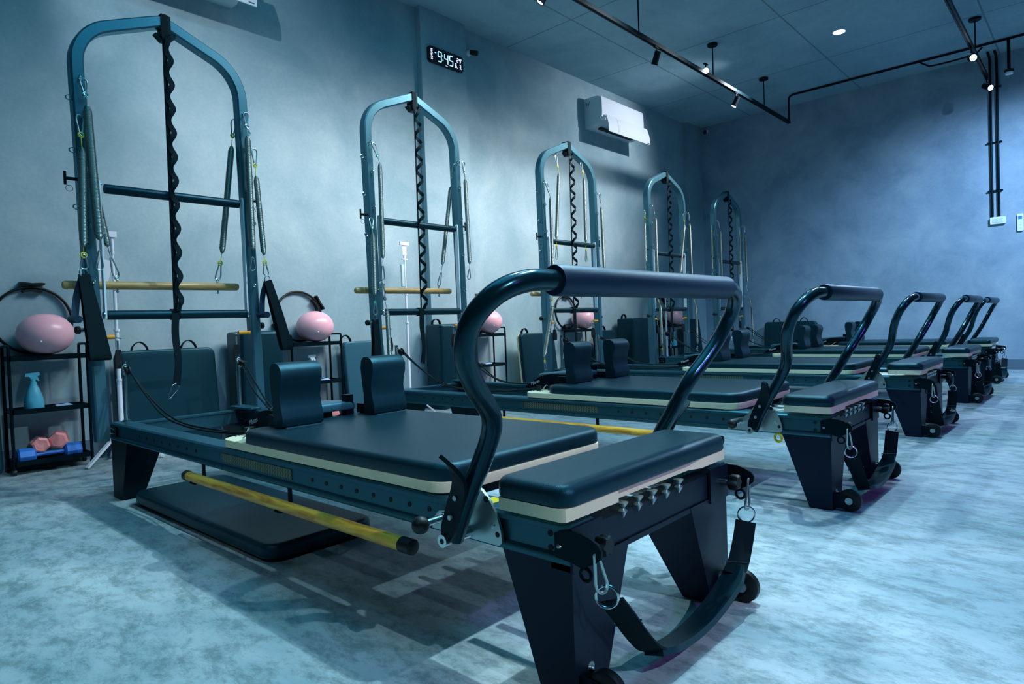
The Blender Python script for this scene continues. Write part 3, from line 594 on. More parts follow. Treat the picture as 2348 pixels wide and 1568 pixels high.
for i in range(5):
    o = Vector((RX[i], RY[i], 0))
    # roll-down dowel
    T_ = thing('roll_down_bar', 'pale wooden dowel hanging behind the posts of the %s tower' % ORD[i], 'wooden bar', tuple(o + Vector((-.12, .262, 1.005))), 'wooden dowels on the towers'); B = tuple(T_.location)
    d = MB().lathe([(.006, 0), (.016, .003), (.0205, .012), (.0205, .823), (.016, .832), (.006, .835)], o + Vector((-.12, -.135, 1.003)), (0, 1, .008), 22); d.build('dowel', M_dowel, T_, B)
    for y in (.095, .585):
        e = MB().cyl(o + Vector((-.12, y, .975)), o + Vector((-.12, y, 1.03)), .004, 10).ring(o + Vector((-.12, y, 1.042)), .010, .003, (1, .3, 0), 14, 6).ball(o + Vector((-.12, y, .975)), .007, .8, 12); e.build('eye_bolt', M_steel, T_, B)
    # spiral safety strap
    T_ = thing('safety_strap', 'black strap twisted into a spiral down the middle of the %s tower' % ORD[i], 'strap', tuple(o + Vector((0, .33, .46))), 'twisted safety straps'); B = tuple(T_.location)
    yc0, xc0 = .335, -.005
    zt, zb = 2.255, .875
    n = 420; turns = 11.5; R_ = .013 if i == 0 else .021; wd = .034 if i == 0 else .022
    core = MB().ribbon([o + Vector((-.012, yc0 - .004 - .008 * k / 20, zt + (zb - zt) * k / 20)) for k in range(21)], .022 if i == 0 else .010, .004, (0, 1, 0))
    core.box(o.x - .0135, o.x - .0105, o.y + yc0 - .016, o.y + yc0 + .016, 2.245, 2.36)
    core.box(o.x - .085, o.x - .0105, o.y + yc0 - .016, o.y + yc0 + .016, 2.359, 2.362)
    core.build('hanging_strap', M_strap, T_, B)
    pts = []; ph = []
    for k in range(n + 1):
        t = k / n; a = 2 * PI * turns * t; c = (math.sin(PI * min(1, max(0, t * 12)) * .5)) * (1 if t < .97 else max(.3, (1 - t) / .03)); ph.append(a)
        if i == 0: pts.append(o + Vector((.004 + .010 * c * math.sin(a), yc0 + .006 - .008 * t + .011 * c * math.cos(a), zt + (zb - zt) * t)))
        else: pts.append(o + Vector((xc0 + R_ * c * math.sin(a) * .8 + .012, yc0 + .012 - .008 * t + R_ * c * math.cos(a), zt + (zb - zt) * t)))
    MB().ribbon(pts, wd if i else .026, .003, (lambda k: Vector((math.cos(ph[k]) * .5, -math.sin(ph[k]) * .5, .85))) if i else (lambda k: Vector((.25 * math.cos(ph[k]), 1, .15 * math.sin(ph[k]))))).build('spiral_webbing', M_strap, T_, B)
    kn = MB().lathe([(.0235, -.022), (.0285, -.02), (.0285, .02), (.0235, .022)], o + Vector((-.03, yc0 - .012, .857)), (0, 1, 0), 24)
    kn.ribbon(smooth_path([o + Vector((.002, yc0 - .02, .862)), o + Vector((.006, yc0 - .028, .75)), o + Vector((.012, yc0 - .022, .62)), o + Vector((.006, yc0 - .034, .50))], 6), .034, .004, lambda k: Vector((.2 * math.sin(k * .4), 1, 0)))
    kn.build('strap_tail', M_strap, T_, B)
    c = MB(); carabiner(c, o + Vector((.006, yc0 - .075, .435)), o + Vector((.006, yc0 - .030, .505)), .036, (0, .8, -.5), .002); c.build('snap_hook', M_chrome, T_, B)

# foot strap slung across the foot end of each reformer
for i in range(5):
    o = Vector((RX[i], RY[i], 0))
    T_ = thing('foot_strap', 'wide black sling strap hanging across the foot end of the %s reformer' % ORD[i], 'strap', tuple(o + Vector((2.79, .36, .012))), 'slings hanging below the footbars'); B = tuple(T_.location)
    for far in (0, 1):
        y = my(-.006, far); yi = my(.02, far)
        c = MB(); carabiner(c, o + Vector((2.766, y, .316)), o + Vector((2.766, my(.012, far), .236)), .026, (0, 1, 0) if far else (.4, 1, 0), .0032); c.build('snap_hook', M_steel, T_, B)
    sg = 1
    for far in (0, 1):
        c0 = o + Vector((2.765, my(.026 if not far else .014, far), .224)); MB().ring(c0, .021, .0027, (.5, -.85, 0) if not far else (.6, -.8, 0), 22, 8).build('d_ring', M_chrome, T_, B)
    n1 = [(2.765, .040, .212), (2.765, .080, .168), (2.765, .122, .118), (2.765, .165, .075), (2.765, .20, .054)]
    nb = MB().ribbon([o + Vector(p) for p in smooth_path(n1, 4)], .048, .005, (.85, .5, .1)); nb.build('webbing_end', M_strap, T_, B)
    f1 = [(2.765, .660, .208), (2.765, .638, .160), (2.765, .608, .116), (2.765, .575, .095)]
    fb = MB().ribbon([o + Vector(p) for p in smooth_path(f1, 4)], .050, .009, (.9, .4, 0)); fb.build('webbing_end', M_strap, T_, B)
    md = [(2.765, .185, .056), (2.765, .24, .045), (2.765, .32, .038), (2.765, .40, .042), (2.765, .48, .056), (2.765, .55, .078), (2.765, .60, .106)]
    sp = smooth_path(md, 5); nn_ = len(sp)
    mm = MB().ribbon([o + Vector(p) for p in sp], [.044 + .020 * min(1, k / 4, (nn_ - 1 - k) / 4) for k in range(nn_)], .014, (1, 0, .25)); mm.build('padded_sling', M_leather, T_, B)
    for cc, sv in (((2.762, .100, .147), (.85, .5, .1)), ((2.762, .600, .112), (.9, .4, 0))):
        bk = MB()
        sv = Vector(sv).normalized(); cv = o + Vector(cc); up = Vector((0, -.3 if cc[1] < .3 else .2, .9)).normalized()
        bk.tube([cv + sv * .027 + up * .006, cv - sv * .027 + up * .006, cv - sv * .027 - up * .006, cv + sv * .027 - up * .006], .0018, 6, closed=True)
        bk.build('slide_buckle', M_chrome, T_, B)

# amber pole and flat pad under reformers
for i, (x0, x1, lab) in enumerate([(.965, 2.275, 'amber wooden pole with black rubber caps hooked below the nearest reformer'), (1.0, 2.30, 'amber wooden pole below the second reformer, seen between carriage and footbar pad')]):
    o = Vector((RX[i], RY[i], 0)); T_ = thing('wooden_pole', lab, 'pole', tuple(o + Vector((1.6, -.034, .233)))); B = tuple(T_.location)
    y, z = (-.034, .233)
    MB().cyl(o + Vector((x0 + .02, y, z)), o + Vector((x1 - .03, y, z)), .0165, 24).build('shaft', M_pole, T_, B)
    for a, b in ((x0, x0 + .03), (x1 - .045, x1)): MB().lathe([(.014, 0), (.0185, .003), (.0185, b - a - .003), (.014, b - a)], o + Vector((a, y, z)), (1, 0, 0), 24).build('rubber_cap', M_rub, T_, B)
T_ = thing('jump_board', 'black padded board lying flat on the floor under the nearest reformer', 'padded board', (.9, .22, 0)); B = (.9, .22, 0)
MB().cushion(.235, 1.49, .005, .42, .012, .062, .06, .02, .01).build('padding', M_leather, T_, B)
MB().cushion(.25, 1.475, .02, .405, 0, .013, .05, .001, .001).build('backing_board', M_black, T_, B)

# ------------------------------------------------------------------ along the left wall: trolleys, balls, rings, tripods, boxes
def trolley(cy, wd, label):
    x0, x1 = -1.225, -1.035; y0, y1 = cy - wd / 2, cy + wd / 2
    T_ = thing('storage_trolley', label, 'trolley', ((x0 + x1) / 2, cy, 0), 'black trolleys along the wall'); B = tuple(T_.location)
    for z in (.05, .340, .640):
        t = MB().box(x0 + .006, x1 - .006, y0 + .006, y1 - .006, z, z + .004)
        for a in ((x0, x0 + .006, y0, y1), (x1 - .006, x1, y0, y1), (x0, x1, y0, y0 + .006), (x0, x1, y1 - .006, y1)): t.box(*a, z, z + .028)
        t.build('tray', M_black, T_, B)
    for x in (x0 + .012, x1 - .012):
        for y in (y0 - .004, y1 + .004):
            MB().cyl((x, y, .03), (x, y, .69), .0085, 14).build('post', M_black, T_, B)
            MB().lathe([(.004, -.009), (.016, -.009), (.018, 0), (.016, .009), (.004, .009)], (x, y, .018), (0, 1, 0), 16).build('caster', M_rub, T_, B)
    for y in (y0 - .004, y1 + .004):
        MB().tube(smooth_path([(x0 + .012, y, .68), (x0 + .014, y, .715), (x0 + .03, y, .725), (x1 - .03, y, .725), (x1 - .014, y, .715), (x1 - .012, y, .68)], 5), .0075, 10).build('handle', M_black, T_, B)
def ball_(cy, label):
    o = MB(); o.lathe([(max(1e-4, .142 * math.sin(PI * k / 22)), .668 + .1205 - .1205 * math.cos(PI * k / 22)) for k in range(23)], (-1.10, cy, 0), seg=40)
    o.mat(1).ball((-.9745, cy - .05, .745), .005, 1, 10)
    b = o.build('exercise_ball', [M_pink, M_white], None, (-1.10, cy, .668), 60); tag(b, label, 'ball', 'pink exercise balls on the trolleys')
def ring_(cy, label, rot=0, x=-1.229):
    T_ = thing('pilates_ring', label, 'ring', (x, cy, .668), 'pilates rings on the trolleys'); B = tuple(T_.location)
    c = Vector((x, cy, .874)); tl = .07
    def Q(a, r, dx=0): return c + Vector((dx - .0 + tl * math.cos(a) * -.15, r * math.sin(a), r * math.cos(a)))
    MB().tube([Q(2 * PI * k / 48, .195) for k in range(48)], .0085, 8, closed=True, sx=1.6).build('hoop', M_rub, T_, B)
    for s_ in (0, PI):
        a0 = rot + s_
        for rr, w_ in ((.213, .045), (.178, .045)):
            pts = [Q(a0 + (k - 5) / 5 * .28, rr + (.012 if rr > .2 else -.004) * abs(k - 5) / 5) for k in range(11)]
            MB().ribbon(pts, w_, .012, (1, 0, 0)).build('handle_pad', M_rub, T_, B)
def bottle(x, cy, z, label, m, m2, s=1.0):
    T_ = thing('spray_bottle', label, 'bottle', (x, cy, z), 'spray bottles on the trolleys'); B = tuple(T_.location)
    MB().lathe([(.030 * s, 0), (.036 * s, .004), (.036 * s, .045), (.033 * s, .08), (.022 * s, .13), (.014 * s, .155), (.013 * s, .17), (.004, .171)], (x, cy, z), seg=28).build('body', m, T_, B)
    MB().cyl((x, cy, z + .168), (x, cy, z + .19), .014, 18).prism([(cy - .038, z + .205), (cy - .034, z + .222), (cy + .03, z + .228), (cy + .034, z + .212), (cy + .02, z + .204), (cy + .03, z + .178), (cy + .024, z + .175), (cy + .008, z + .19), (cy - .012, z + .19), (cy - .018, z + .203)], 0, x - .011, x + .011).build('trigger_head', m2, T_, B)
def dumbbell(p, ax, label, m, hexa=True, r=.03, ln=.13):
    p = Vector(p); ax = Vector(ax).normalized(); T_ = MB(); seg = 6 if hexa else 8
    hd = .042 if ln < .2 else .085
    prof = [(r * .75, 0), (r, .008), (r, hd - .008), (r * .75, hd), (.012, hd + .004), (.013, ln / 2), (.012, ln - hd - .004), (r * .75, ln - hd), (r, ln - hd + .008), (r, ln - .008), (r * .75, ln)]
    T_.lathe(prof, p - ax * ln / 2, ax, seg)
    T_.cyl(p + ax * (ln / 2 - .001), p + ax * (ln / 2 + .0012), r * .45, 18)
    b = T_.build('dumbbell', m, None, tuple(p), 30); tag(b, label, 'dumbbell', 'dumbbells on the trolleys')
def cloth(x0, x1, y0, y1, z, label):
    n, m_ = 14, 10; vs = []; fs = []
    for a in range(n + 1):
        for b in range(m_ + 1):
            u, v = a / n, b / m_; hgt = .006 + .028 * max(0, math.sin(3.1 * u + 1.3 * v)) * math.sin(PI * v) + .006 * math.sin(9 * u + 5 * v)
            vs.append((x0 + (x1 - x0) * v, y0 + (y1 - y0) * u, z + max(.002, hgt)))
    for a in range(n):
        for b in range(m_): i0 = a * (m_ + 1) + b; fs.append((i0, i0 + 1, i0 + m_ + 2, i0 + m_ + 1))
    mb = MB().add(vs, fs); o = mb.build('folded_cloth', M_cloth, None, ((x0 + x1) / 2, (y0 + y1) / 2, z), 60); tag(o, label, 'cloth', 'cloths on the trolleys')
    md = o.modifiers.new('thickness', 'SOLIDIFY'); md.thickness = .003; md.offset = 1
TR = [(0.0, .37, 'black three-tier trolley at the left edge of the photo'), (1.73, .42, 'black three-tier trolley between the nearest and second towers'), (3.665, .40, 'black three-tier trolley seen through the nearest footbar'), (5.28, .42, 'black three-tier trolley behind the third tower'), (7.47, .42, 'black trolley behind the fourth tower, farthest of the trolleys')]
for cy, wd, lb in TR: trolley(cy, wd, lb)
for (cy, _, lb), nm in zip(TR, ('largest pink exercise ball, at the left edge on the first trolley', 'pink exercise ball on the trolley right of the nearest tower', 'pink exercise ball seen through the nearest footbar', 'pink exercise ball behind the third tower strap', 'dim pink exercise ball behind the fourth tower')):
    ball_(cy + (0 if cy < 1 else .02), nm)
ring_(-.03, 'dark pilates ring standing behind the largest pink ball', 0.02); ring_(1.69, 'dark pilates ring behind the ball right of the nearest tower', 1.05); ring_(3.66, 'dark pilates ring half hidden by the nearest footbar', 1.2); ring_(5.13, 'dark pilates ring behind the third tower', .1); ring_(7.36, 'dark pilates ring behind the fourth tower', .7)
bottle(-1.09, -.075, .344, 'pale blue spray bottle on the middle shelf of the leftmost trolley', M_bottle, M_bottle, 1.35)
bottle(-1.12, 1.72, .344, 'greyish spray bottle on the trolley right of the nearest tower', M_whited, M_white)
bottle(-1.08, 7.45, .344, 'pale blue spray bottle on the farthest trolley', M_bottle, M_bottle, 1.1)
dumbbell((-1.13, -.050, .150), (1, -.10, 0), 'pink dumbbell, left one of the pair on the leftmost trolley', M_pinkd, True, .046, .13)
dumbbell((-1.13, .045, .165), (1, -.28, 0), 'pink dumbbell, right and higher one of the pair on the leftmost trolley', M_pinkd, True, .050, .13)
dumbbell((-1.085, -.012, .098), (.02, 1, 0), 'blue dumbbell lying across the bottom of the leftmost trolley', M_blue, False, .043, .31)
dumbbell((-1.10, 1.87, .097), (1, -.2, 0), 'pink dumbbell at the bottom of the trolley right of the nearest tower', M_pinkd, True, .042, .12)
dumbbell((-1.10, 3.72, .097), (1, .2, 0), 'pink dumbbell on the trolley seen through the nearest footbar', M_pinkd, True, .042, .12)
cloth(-1.18, -1.05, .03, .15, .344, 'flat bluish cloth on the middle shelf of the leftmost trolley')
cloth(-1.18, -1.05, 1.77, 1.92, .344, 'crumpled blue cloth on the trolley right of the nearest tower')
cloth(-1.18, -1.05, 3.62, 3.78, .344, 'pale blue cloth on the trolley seen through the nearest footbar')
cloth(-1.18, -1.05, 5.28, 5.42, .344, 'pale cloth on the trolley behind the third tower')

def board(x, y0, y1, z1, th, label, lean=.10, handles=((.25, .1), (.75, .1)), cream=False, m=None, wall='left'):
    # padded board leaning on the wall: builds flat in XY then stands it up
    T_ = thing('jump_board', label, 'padded board', (x, (y0 + y1) / 2, 0), 'padded boards leaning on the wall'); B = tuple(T_.location)
    wd = y1 - y0; h = z1
    mtx = Matrix.Translation((x, (y0 + y1) / 2, .003)) @ Matrix.Rotation(-lean, 4, 'Y') @ Matrix(((0, 0, 1, 0), (0, 1, 0, 0), (1, 0, 0, 0), (0, 0, 0, 1)))
    a = MB().cushion(0, h, -wd / 2, wd / 2, 0, th, .05, .016, .004); a.xf(mtx); a.build('padding', m or M_leather, T_, B)
    b = MB().cushion(.0, h, -wd / 2, wd / 2, -.022, 0, .05, .002, .002); b.xf(mtx); b.build('backing_board', M_cream if cream else M_black, T_, B)
    for f, ww in handles:
        c = -wd / 2 + wd * f
        s = MB().ribbon(smooth_path([(h - .03, c - ww / 2, .0 - .01), (h + .02, c - ww / 2 + .006, -.008), (h + .052, c - .015, -.006), (h + .052, c + .015, -.006), (h + .02, c + ww / 2 - .006, -.008), (h - .03, c + ww / 2, -.01)], 5), .028, .005, (0, 0, 1)); s.xf(mtx); s.build('carry_handle', M_strap, T_, B)
    return T_
def sit_box(x0, x1, y0, y1, z1, label, handle=True):
    T_ = thing('sitting_box', label, 'padded box', ((x0 + x1) / 2, (y0 + y1) / 2, 0), 'padded sitting boxes standing by the wall'); B = tuple(T_.location)
    a = MB().cushion(x0, x1, y0, y1, .0, z1, .03, .022, .01); a.build('padded_body', M_leather, T_, B)
    s = MB().tube([(x1 + .0005, y0 + .03, z1 - .02), (x1 + .0005, y1 - .03, z1 - .02)], .0018, 6); s.build('seam_piping', M_leath2, T_, B)
    if handle:
        c = y0 + .1
        MB().ribbon(smooth_path([(x0 + .05, c - .05, z1 - .01), (x0 + .05, c - .04, z1 + .03), (x0 + .05, c, z1 + .052), (x0 + .05, c + .04, z1 + .03), (x0 + .05, c + .05, z1 - .01)], 5), .028, .005, (1, 0, 0)).build('carry_handle', M_strap, T_, B)
board(-1.085, .36, .97, .665, .05, 'black padded board with two strap handles behind the nearest reformer head')
board(-1.09, -.95, -.235, .70, .05, 'black padded board at the extreme left edge beside the first trolley')
sit_box(-1.19, -.94, 1.085, 1.40, .765, 'black padded box standing right behind the far post of the nearest tower', False)
board(-1.10, 2.02, 2.42, .655, .04, 'slate blue board with one strap handle left of the second tower', .10, ((.12, .1),), False, M_leath2)
sit_box(-1.19, -.96, 2.93, 3.40, .775, 'black padded box behind the second tower near the footbar bend')
board(-1.02, 4.10, 4.66, .65, .045, 'board with cream edge and strap handle left of the third tower', .10, ((.22, .1),), True)
board(-1.04, 5.50, 5.92, .64, .045, 'rounded black board just right of the third tower', .10, ((.5, .1),))
sit_box(-1.19, -.94, 6.14, 6.62, .78, 'black padded box left of the fourth tower')
board(-1.04, 7.80, 8.22, .74, .05, 'tall black board right of the fourth tower', .10, ())
# board leaning on the back wall
T_ = board(0, -.36, .36, .65, .05, 'wide black board with strap handle leaning on the back wall', .10, ((.22, .1), (.75, .1)), False)
T_.rotation_euler = (0, 0, -PI / 2); T_.location = (.14, 8.56, 0)

def tripod(x, cy, top, label, holder=True, kind=0):
    T_ = thing('phone_tripod', label, 'tripod', (x, cy, 0), 'white phone tripods by the wall'); B = tuple(T_.location)
    p = MB().cyl((x, cy, .10), (x, cy, .50), .014, 16).cyl((x, cy, .45), (x, cy, .80), .0115, 16).cyl((x, cy, .78), (x, cy, 1.05), .0095, 16).cyl((x, cy, 1.0), (x, cy, top - .12), .0075, 16)
    for z in (.5, .8, 1.05): p.cyl((x, cy, z - .01), (x, cy, z + .004), .016, 16)
    p.build('telescopic_pole', M_white, T_, B)
    for a in (-.05, 2.35, 4.34):
        d = Vector((math.cos(a - 1.2), math.sin(a - 1.2), 0)); c = Vector((x, cy, .20)); e = Vector((x, cy, .007)) + d * .22
        MB().ribbon([c, e], .024, .012, (-d.y, d.x, 0)).build('leg', M_white, T_, B)
    if kind == 0:
        h = MB().tube([(x, cy, top - .13), (x + .01, cy - .005, top - .02)], .010, 12).box(x - .015, x + .025, cy - .03, cy + .02, top - .03, top + .005); h.build('phone_clamp', M_white, T_, B)
        g = MB().box(-.008, .008, -.035, .035, -.075, .075); g.xf(Matrix.Translation((x + .02, cy - .06, 1.145)) @ Matrix.Rotation(-.25, 4, 'X')); g.build('remote_plate', M_white, T_, B)
    else:
        h = MB().cyl((x, cy, top - .14), (x, cy, top - .08), .011, 12).box(x - .004, x + .004, cy - .022, cy + .022, top - .09, top + .0).box(x - .006, x + .012, cy - .045, cy + .045, top - .005, top + .025).box(x - .006, x + .012, cy - .03, cy + .03, top - .13, top - .12); h.build('phone_clamp', M_white, T_, B)
        MB().cushion(x - .010, x + .010, cy - .045, cy - .012, top - .36, top - .17, .01, .003, .003).build('side_grip', M_whited, T_, B)
tripod(-.95, .325, 1.385, 'white tripod behind the near post of the nearest tower')
tripod(-1.0, 2.58, 1.47, 'white tripod seen inside the second tower frame', kind=1)
tripod(-1.0, 7.09, 1.36, 'white tripod pole inside the fourth tower frame')

# ------------------------------------------------------------------ wall and ceiling fittings
def ac(y0, label, sticker=True):
    y1 = y0 + .97
    T_ = thing('air_conditioner', label, 'air conditioner', (XW, (y0 + y1) / 2, 3.14), 'white wall air conditioners'); B = tuple(T_.location)
    prof = [(XW, 3.14), (-1.16, 3.135), (-1.08, 3.175), (-1.03, 3.215), (-1.012, 3.26), (-1.01, 3.44), (-1.02, 3.475), (-1.05, 3.495), (-1.12, 3.502), (XW, 3.498)]
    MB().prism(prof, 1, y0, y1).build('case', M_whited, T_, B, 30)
    fp = [(-1.012, 3.235), (-1.004, 3.235), (-.998, 3.30), (-1.0, 3.44), (-1.014, 3.485), (-1.024, 3.478), (-1.01, 3.44), (-1.008, 3.30)]
    MB().prism(fp, 1, y0 + .004, y1 - .002).build('front_panel', M_white, T_, B, 50)
    rg0 = [(-.975, 3.268), (-.955, 3.21), (-.94, 3.15), (-.935, 3.10), (-.94, 3.055)]
    fl = [(x, z) for x, z in rg0] + [(x - .006, z - .002) for x, z in rg0[::-1]]
    f_ = MB().prism(fl, 1, y0 + .05, y1 + .04); f_.mat(1)
    for k in range(4): (xa, za), (xb, zb) = rg0[k], rg0[k + 1]; f_.tube([(xa + .0006, y0 + .27, za), (xb + .0006, y0 + .27, zb)], .0012, 5)
    f_.box(-.938, -.9335, y1 - .02, y1 + .02, 3.066, 3.072)
    f_.build('air_flap', [M_white, M_ltxt], T_, B, 60)
    a_ = MB()
    for y in (y0 + .03, y1 - .02): a_.prism([(-1.13, 3.225), (-1.13, 3.26), (-1.04, 3.235), (-.975, 3.225), (-.965, 3.19), (-1.03, 3.205)], 1, y - .006, y + .006)
    a_.build('flap_arm', M_white, T_, B)
    MB().box(-1.145, -1.10, y0 + .12, y1 - .10, 3.128, 3.150).build('air_slot', M_hole, T_, B)
    if sticker:
        st = MB().box(-1.235, -1.165, y0 - .0015, y0 + .001, 3.40, 3.475).mat(1)
        for s_ in (-1, 1):
            st.prism([(-1.20 + s_ * .006, 3.408), (-1.20 + s_ * .016, 3.408), (-1.20 + s_ * .018, 3.43), (-1.20 + s_ * .030, 3.445), (-1.20 + s_ * .028, 3.462), (-1.20 + s_ * .022, 3.448), (-1.20 + s_ * .006, 3.43)], 1, y0 - .0025, y0 - .001)
        st.build('sticker', [M_whited, M_ltxt], T_, B)
ac(5.685, 'white air conditioner with open flap high on the wall right of the third tower')
ac(.30, 'white air conditioner cut off by the top edge above the nearest tower', False)

# digital clock on the pillar
T_ = thing('wall_clock', 'black digital wall clock with glowing digits on the pillar', 'clock', (-1.185, 3.315, 3.31)); B = tuple(T_.location)
cy0, cy1, cz0, cz1 = 3.09, 3.535, 3.235, 3.385
cs = MB(); cs.prism([(cy0 + .02, cz0), (cy1 - .02, cz0), (cy1, cz0 + .02), (cy1, cz1 - .02), (cy1 - .02, cz1), (cy0 + .02, cz1), (cy0, cz1 - .02), (cy0, cz0 + .02)], 0, -1.185, -1.162); cs.build('case', M_dkblue, T_, B)
SEG = {'0': 'abcdef', '1': 'bc', '2': 'abged', '3': 'abgcd', '4': 'fgbc', '5': 'afgcd', '6': 'afgedc', '9': 'abfgcd'}
def digit(mb, ch, y, z, w_, h, t, X=-1.1615, sl=.06):
    def bar(ya, za, yb, zb):
        def S(yy, zz): return (yy + (zz - z) * sl, zz)
        if abs(za - zb) < 1e-6: mb.prism([S(ya + t * .3, za - t / 2), S(yb - t * .3, za - t / 2), S(yb - t * .3, za + t / 2), S(ya + t * .3, za + t / 2)], 0, X, X + .0015)
        else: mb.prism([S(ya - t / 2, za + t * .3), S(ya + t / 2, za + t * .3), S(ya + t / 2, zb - t * .3), S(ya - t / 2, zb - t * .3)], 0, X, X + .0015)
    g = {'a': (y, z + h, y + w_, z + h), 'b': (y + w_, z + h / 2, y + w_, z + h), 'c': (y + w_, z, y + w_, z + h / 2), 'd': (y, z, y + w_, z), 'e': (y, z, y, z + h / 2), 'f': (y, z + h / 2, y, z + h), 'g': (y, z + h / 2, y + w_, z + h / 2)}
    for s in SEG[ch]: bar(*g[s])
lm = MB()
digit(lm, '9', 3.205, 3.262, .042, .092, .008); digit(lm, '4', 3.288, 3.262, .042, .092, .008); digit(lm, '5', 3.352, 3.262, .042, .092, .008)
for z in (3.285, 3.328): lm.box(-1.1615, -1.160, 3.264, 3.273, z - .005, z + .005)
lm.box(-1.1615, -1.160, 3.168, 3.186, 3.330, 3.335)
lm.build('time_digits', M_led, T_, B)
for ch, y, z in (('2', 3.450, 3.320), ('9', 3.481, 3.320), ('6', 3.425, 3.262), ('3', 3.481, 3.262)):
    sm = MB(); digit(sm, ch, y, z, .018, .036, .0045); sm.build('small_digit', M_ledw, T_, B)
for y, z in ((3.508, 3.352), (3.452, 3.260), (3.508, 3.260)): MB().box(-1.1615, -1.160, y, y + .005, z, z + .005).build('dot', M_ledw, T_, B)
sm = MB()
for k in range(9): sm.box(-1.1615, -1.160, 3.118, 3.118 + (.024, .020, .024, .016, .024, .022, .018, .024, .022)[k], 3.263 + k * .0115, 3.2675 + k * .0115)
sm.build('weekday_letters', M_ledw, T_, B)
MB().box(-1.1615, -1.160, 3.300, 3.325, 3.242, 3.2445).build('small_mark', M_ledw, T_, B)

def cctv(p, d, label):
    p = Vector(p); T_ = thing('security_camera', label, 'camera', tuple(p)); B = tuple(p); d = Vector(d).normalized()
    MB().lathe([(.03, 0), (.03, .012), (.02, .03), (.012, .04)], p, (1, 0, 0) if p.x < 0 and p.y < 8 else (0, -1, 0), 20).build('mount', M_white, T_, B)
    a = p + ((Vector((.045, 0, 0))) if p.y < 8 else Vector((0, -.045, -.01)))
    MB().lathe([(.01, -.03), (.024, -.028), (.026, .04), (.022, .05)], a + d * .02, d, 20).build('camera_body', M_rub, T_, B)
cctv((-1.255, 3.70, 3.50), (.6, .4, -.2), 'small dark security camera just right of the clock pillar')
cctv((-1.09, YB, 3.66), (.3, -.8, -.6), 'small dark security camera high in the far corner')

# lighting tracks
def track(x, ya, yb, label, rods):
    T_ = thing('lighting_track', label, 'lighting track', (x, (ya + yb) / 2, 3.36), 'black lighting tracks'); B = tuple(T_.location)
    MB().prism([(x - .018, 3.343), (x - .004, 3.343), (x - .004, 3.352), (x + .004, 3.352), (x + .004, 3.343), (x + .018, 3.343), (x + .018, 3.38), (x - .018, 3.38)], 1, ya, yb).build('rail', M_black, T_, B)
    for y in rods:
        r = MB().cyl((x, y, 3.38), (x, y, ZC - .025), .0065, 12).build('suspension_rod', M_black, T_, B)
        MB().lathe([(.05, 0), (.055, .004), (.055, .022), (.01, .026)], (x, y, ZC - .026), (0, 0, 1), 26).build('ceiling_canopy', M_black, T_, B)
track(.335, -.6, 8.21, 'long black lighting track nearer the left wall', (-.2, 1.34, 2.84, 4.34, 5.88, 7.33))
track(2.511, 1.2, 8.30, 'black lighting track at the upper right above the footbars', (2.8, 4.4, 5.9, 7.34))
def spotlamp(x, y, z, d, label, lit=0):
    T_ = thing('track_spotlight', label, 'spotlight', (x, y, z), 'black track spotlights'); B = tuple(T_.location); d = Vector(d).normalized()
    MB().box(x - .012, x + .012, y - .035, y + .035, z - .012, z).tube([(x, y, z - .01), (x, y, z - .05)], .006, 10).tube([(x - .0, y - .0, z - .045), (x + .025, y, z - .055), (x + .026, y, z - .085)], .004, 8).build('mount_arm', M_black, T_, B)
    c = Vector((x, y, z - .095))
    h = MB().lathe([(.022, -.055), (.030, -.05), (.031, .05), (.034, .052), (.034, .07), (.030, .07), (.029, .055)], c, d, 26); h.build('lamp_head', M_black, T_, B)
    MB().lathe([(.001, .0), (.028, .0), (.028, .003), (.001, .003)], c + d * (.06), d, 24).build('lens', M_lamp if lit == 2 else (M_lampd if lit == 1 else M_whited), T_, B)
DW = (-.55, -.1, -.8)
spotlamp(.335, 2.97, 3.343, (-.45, -.35, -.85), 'dark track spotlight at the top edge above the second tower', 1)
spotlamp(.335, 4.65, 3.343, (-.45, .15, -.9), 'dark track spotlight below the middle of the near track')
spotlamp(.335, 5.70, 3.47, (.50, -.95, -.05), 'blazing track spotlight facing the viewer on the near track', 2)
spotlamp(.335, 6.47, 3.343, (-.35, -.25, -.9), 'track spotlight with a shiny head toward the end of the near track', 1)
spotlamp(2.511, 7.05, 3.343, (.35, -.9, -.35), 'blazing spotlight on the right track near the ceiling rod', 2)
spotlamp(2.511, 8.22, 3.343, (.6, -.65, -.5), 'small bright spotlight at the end of the right track', 2)
def downlight(x, y, label):
    T_ = thing('ceiling_downlight', label, 'downlight', (x, y, ZC), 'recessed ceiling downlights'); B = tuple(T_.location)
    MB().lathe([(.052, -.003), (.068, -.003), (.068, 0), (.052, 0)], (x, y, ZC), (0, 0, 1), 36).build('trim_ring', M_white, T_, B)
    MB().lathe([(.001, -.004), (.056, -.004), (.056, -.001), (.001, -.001)], (x, y, ZC), (0, 0, 1), 36).build('glowing_disc', M_lamp, T_, B)
downlight(1.414, 6.616, 'round glowing downlight in the ceiling above the far reformers')
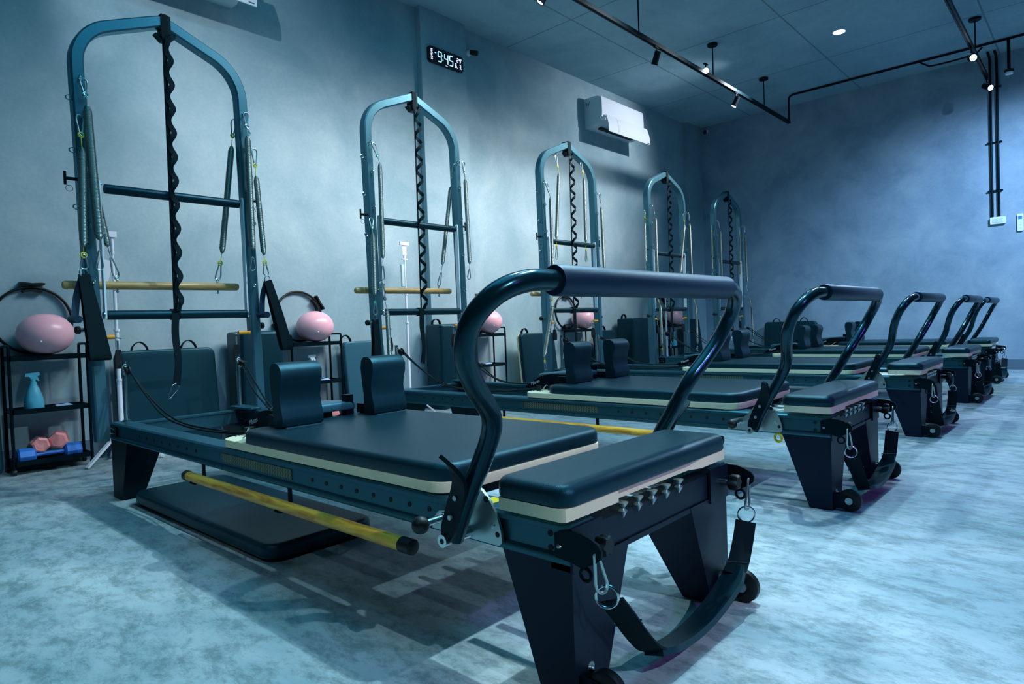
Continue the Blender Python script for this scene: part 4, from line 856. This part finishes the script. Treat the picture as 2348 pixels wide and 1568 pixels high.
# conduits
T_ = thing('ceiling_conduit', 'thin black conduit running along the ceiling to the right', 'conduit', (1.4, 8.2, 3.7)); B = tuple(T_.location)
MB().tube(smooth_path([(.335, 8.2, 3.38), (.335, 8.2, 3.60)], 2) + smooth_path([(.335, 8.2, 3.64), (.345, 8.2, 3.69), (.39, 8.2, 3.715), (.5, 8.2, 3.717)], 4) + [(2.0, 8.2, 3.717), (4.2, 8.2, 3.717)], .013, 12).build('pipe', M_black, T_, B)
MB().tube(smooth_path([(1.86, 8.2, 3.715), (1.93, 8.2, 3.66), (2.0, 8.2, 3.63), (2.30, 8.2, 3.63), (2.42, 8.2, 3.65), (2.47, 8.25, 3.71)], 5), .010, 10).build('branch_pipe', M_black, T_, B)
f = MB()
for x in (.85, 1.45, 1.84): f.cyl((x - .03, 8.2, 3.717), (x + .03, 8.2, 3.717), .016, 12)
f.build('pipe_coupler', M_black, T_, B)
T_ = thing('wall_conduit', 'pair of black conduits running down the back wall to a socket', 'conduit', (2.525, 8.68, 2.7)); B = tuple(T_.location)
for x in (2.495, 2.56): MB().tube([(x, 8.683, 1.825), (x, 8.683, 3.62)] + smooth_path([(x, 8.683, 3.66), (x, 8.65, 3.70), (x, 8.5, 3.712)], 3), .013, 12).build('pipe', M_black, T_, B)
for z in (2.13, 2.70, 3.35): MB().box(2.455, 2.60, 8.672, 8.70, z - .008, z + .008).build('pipe_clamp', M_black, T_, B)
T_ = thing('wall_socket', 'white socket box at the foot of the black wall conduits', 'socket', (2.545, YB, 1.775)); B = tuple(T_.location)
MB().cushion(-.075, .075, -.042, .042, 0, .035, .008, .004, .001).xf(Matrix.Translation((2.545, YB, 1.775)) @ Matrix.Rotation(PI / 2, 4, 'X')).build('socket_box', M_white, T_, B)
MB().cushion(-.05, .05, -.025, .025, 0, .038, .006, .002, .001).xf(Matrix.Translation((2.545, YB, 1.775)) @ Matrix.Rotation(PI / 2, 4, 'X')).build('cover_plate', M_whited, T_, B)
T_ = thing('remote_control', 'white remote control in a holder at the right edge of the back wall', 'remote control', (2.755, YB, 1.715)); B = tuple(T_.location)
MB().cushion(-.03, .03, -.10, .10, 0, .022, .012, .004, .001).xf(Matrix.Translation((2.755, YB, 1.725)) @ Matrix.Rotation(PI / 2, 4, 'X')).build('remote_body', M_white, T_, B)
r_ = MB().box(2.737, 2.773, YB - .0235, YB - .0218, 1.765, 1.80).mat(1)
for z in (1.74, 1.72, 1.70, 1.66): r_.box(2.74, 2.77, YB - .0235, YB - .0218, z - .003, z + .003)
r_.build('display', [M_blue, M_whited], T_, B)
T_ = thing('ceiling_sensor', 'black and white sensor on a drop pipe at the upper right edge', 'sensor', (2.70, 8.2, 3.36)); B = tuple(T_.location)
MB().cyl((2.715, 8.2, 3.38), (2.715, 8.2, 3.717), .016, 14).build('drop_pipe', M_black, T_, B)
MB().lathe([(.02, 0), (.045, .004), (.045, .03), (.02, .036)], (2.715, 8.2, 3.345), (0, 0, 1), 22).build('sensor_body', M_rub, T_, B)
MB().lathe([(.01, 0), (.035, .004), (.038, .026)], (2.715, 8.2, 3.32), (0, 0, 1), 22).build('sensor_lens', M_white, T_, B)
